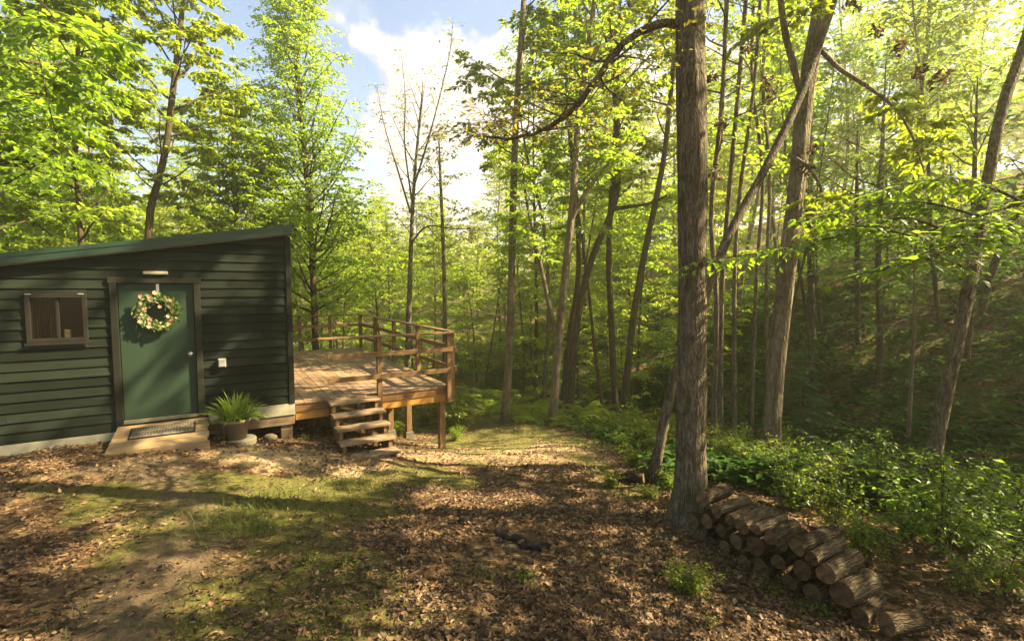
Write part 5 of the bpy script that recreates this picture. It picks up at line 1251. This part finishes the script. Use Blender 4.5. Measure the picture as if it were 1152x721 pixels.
mb, A = fir(5, 2.6); x, y = (908 - CX) / F * 11.5, 11.5
e = empty('fir_sapling', (x, y, H(x, y)), 0, 'small fir sapling standing in the shade between the two near trunks on the slope', 'fir tree'); mb.build('trunk', M['bark_brown'], e, smooth=True); link('crown', mesh_np('crown', A[0], A[1], M['needle']), e)

# the wooded rise that closes the view far behind the trees
def far_woods():
    rng = R(88); Pp, Sz = [], []
    for i in range(150):
        a = math.radians(-62 + 124 * rng.random()); u = math.tan(a) if abs(a) < 1.4 else 9; r = 56 + 45 * rng.random(); x, y = r * math.sin(a), r * math.cos(a)
        h = (7 + 6 * rng.random()) if -.42 < u < .0 else (10 + 8 * rng.random()); w = 3 + 2.2 * rng.random(); z = H(x, y); n = 420
        d = rng.normal(0, 1, (n, 3)); d /= np.linalg.norm(d, axis=1)[:, None]; q = d * (rng.random(n) ** .4)[:, None] * [w, w, h * .5] * (1 + .25 * np.sin(5 * d[:, :1] + i)); Pp.append(q + [x, y, z + h * .52])
    P = np.concatenate(Pp); n = len(P); a = rng.random(n) * 6.28
    V, T = leaf_mesh_arrays(P, np.stack([np.cos(a), np.sin(a), rng.normal(-.2, .3, n)], -1), np.stack([rng.normal(0, .5, n), rng.normal(0, .5, n), np.ones(n)], -1), .5 + .5 * rng.random(n), .35 + .3 * rng.random(n), .15)
    tag(link('distant_woods', mesh_np('distant_woods', V, T, M['leaf_yellow'])), 'far wooded rise closing the view behind the forest', None, None, 'stuff')
far_woods()
# ground cover: low leaves over the slope and the forest floor, in patches
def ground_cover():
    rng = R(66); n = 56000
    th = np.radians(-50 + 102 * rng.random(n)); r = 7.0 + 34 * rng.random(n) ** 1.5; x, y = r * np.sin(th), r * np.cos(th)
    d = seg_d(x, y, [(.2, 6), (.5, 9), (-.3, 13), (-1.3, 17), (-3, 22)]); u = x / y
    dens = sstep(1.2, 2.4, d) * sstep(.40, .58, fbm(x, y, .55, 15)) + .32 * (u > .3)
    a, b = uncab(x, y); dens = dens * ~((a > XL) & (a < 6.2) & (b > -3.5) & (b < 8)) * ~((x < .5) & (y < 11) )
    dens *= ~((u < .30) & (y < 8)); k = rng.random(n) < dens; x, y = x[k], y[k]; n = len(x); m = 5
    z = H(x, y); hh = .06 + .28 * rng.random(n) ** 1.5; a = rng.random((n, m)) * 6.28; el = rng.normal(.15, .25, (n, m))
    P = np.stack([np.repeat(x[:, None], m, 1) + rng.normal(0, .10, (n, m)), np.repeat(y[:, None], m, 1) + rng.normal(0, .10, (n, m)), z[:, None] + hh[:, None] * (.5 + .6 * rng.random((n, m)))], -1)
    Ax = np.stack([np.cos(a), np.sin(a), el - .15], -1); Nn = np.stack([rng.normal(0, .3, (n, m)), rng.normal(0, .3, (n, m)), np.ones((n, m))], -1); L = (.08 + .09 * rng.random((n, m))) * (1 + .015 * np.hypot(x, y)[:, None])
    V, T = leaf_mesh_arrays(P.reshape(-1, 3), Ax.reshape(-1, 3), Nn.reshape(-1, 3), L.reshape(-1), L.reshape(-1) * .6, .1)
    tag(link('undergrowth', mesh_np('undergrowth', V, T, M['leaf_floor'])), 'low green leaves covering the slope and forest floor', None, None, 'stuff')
ground_cover()

# ------------------------------------------------------------------ sky, sun, camera
SUN_EL, SUN_AZ = math.radians(43), math.radians(87)
sv = Vector((math.cos(SUN_EL) * math.sin(SUN_AZ), math.cos(SUN_EL) * math.cos(SUN_AZ), math.sin(SUN_EL)))
w_ = bpy.data.worlds.new('World'); scene.world = w_; w_.use_nodes = True; nt = w_.node_tree; nt.nodes.clear(); g = NT(nt)
out = nt.nodes.new('ShaderNodeOutputWorld'); bg = nt.nodes.new('ShaderNodeBackground'); bg.inputs['Strength'].default_value = .045
sky = g.n('TexSky'); sky.sky_type = 'NISHITA'; sky.sun_disc = False; sky.sun_elevation = SUN_EL; sky.sun_rotation = SUN_AZ; sky.air_density = 1.; sky.dust_density = 1.2
gen = g.n('TexCoord').outputs['Generated']; sp = g.n('SeparateXYZ'); g.l(gen, sp.inputs[0])
yy = g.math('MAXIMUM', sp.outputs[1], .08); u_ = g.math('DIVIDE', sp.outputs[0], yy); v_ = g.math('DIVIDE', sp.outputs[2], yy)
nz = g.noise(gen, 12., 9, .6); nz2 = g.noise(gen, 2.2, 4, .5)
ea = g.math('MULTIPLY_ADD', u_, 1., .30); eb = g.math('MULTIPLY_ADD', v_, -1., .50)
em = g.math('MINIMUM', g.math('MINIMUM', ea, eb), g.math('MULTIPLY_ADD', u_, -1., .62)); em = g.math('ADD', em, g.math('MULTIPLY_ADD', nz, .26, -.13))
cm = g.ramp(em, [(.0, 0.), (.045, 1.)])
scat = g.ramp(g.math('ADD', nz2, g.math('MULTIPLY', nz, .35)), [(.86, 0.), (1., .7)])
lowh = g.ramp(sp.outputs[2], [(.0, .6), (.16, 0.)])
fac = g.math('MAXIMUM', g.math('MAXIMUM', cm, g.math('MULTIPLY', scat, .6)), lowh)
shade = g.ramp(g.math('MULTIPLY_ADD', nz, .7, g.math('MULTIPLY', em, .6)), [(.22, (3.0, 2.45, 2.5)), (.5, (5.0, 4.75, 4.45))])
mixc = g.mix(fac, sky.outputs[0], shade)
g.l(mixc, bg.inputs['Color']); g.l(bg.outputs[0], out.inputs['Surface'])
sl = bpy.data.lights.new('sun', 'SUN'); sl.energy = 5.0; sl.angle = math.radians(.5); sl.color = (1., .84, .50)
so_ = bpy.data.objects.new('sun', sl); COL.objects.link(so_); so_.rotation_euler = (-sv).to_track_quat('-Z', 'Y').to_euler(); so_.location = (20, 2, 20)
cam = bpy.data.cameras.new('camera'); cam.sensor_width = 36; cam.lens = 36 * F / 1152; cam.clip_start = .05; cam.clip_end = 1000
co_ = bpy.data.objects.new('camera', cam); COL.objects.link(co_); co_.location = (0, 0, EYE); co_.rotation_euler = (PI / 2 - PITCH, 0, 0); scene.camera = co_
scene.view_settings.view_transform = 'Standard'; scene.view_settings.look = 'None'; scene.view_settings.gamma = 1; scene.view_settings.exposure = 2.72
scene.render.engine = 'CYCLES'
cy = scene.cycles; cy.max_bounces = 10; cy.diffuse_bounces = 4; cy.glossy_bounces = 2; cy.transmission_bounces = 6; cy.transparent_max_bounces = 8; cy.caustics_reflective = False; cy.caustics_refractive = False
cy.use_denoising = True; cy.use_adaptive_sampling = True; cy.adaptive_threshold = .006; scene.render.filter_size = 1.2; cy.sample_clamp_indirect = 6
try: cy.denoiser = 'OPENIMAGEDENOISE'
except Exception: pass

HAZE = .0034
if HAZE:
    mb = MB(); mb.box(-75, 75, -45, 150, -7, 26.5); m, nt2, o2 = newmat('forest_haze'); pv = nt2.nodes.new('ShaderNodeVolumePrincipled')
    pv.inputs['Density'].default_value = HAZE; pv.inputs['Color'].default_value = (1., .94, .72, 1); pv.inputs['Anisotropy'].default_value = .6; nt2.links.new(pv.outputs[0], o2.inputs['Volume'])
    tag(mb.build('haze', m), 'thin warm forest haze', None, None, 'stuff')
    cy.volume_bounces = 1; cy.volume_step_rate = 1; cy.volume_max_steps = 64
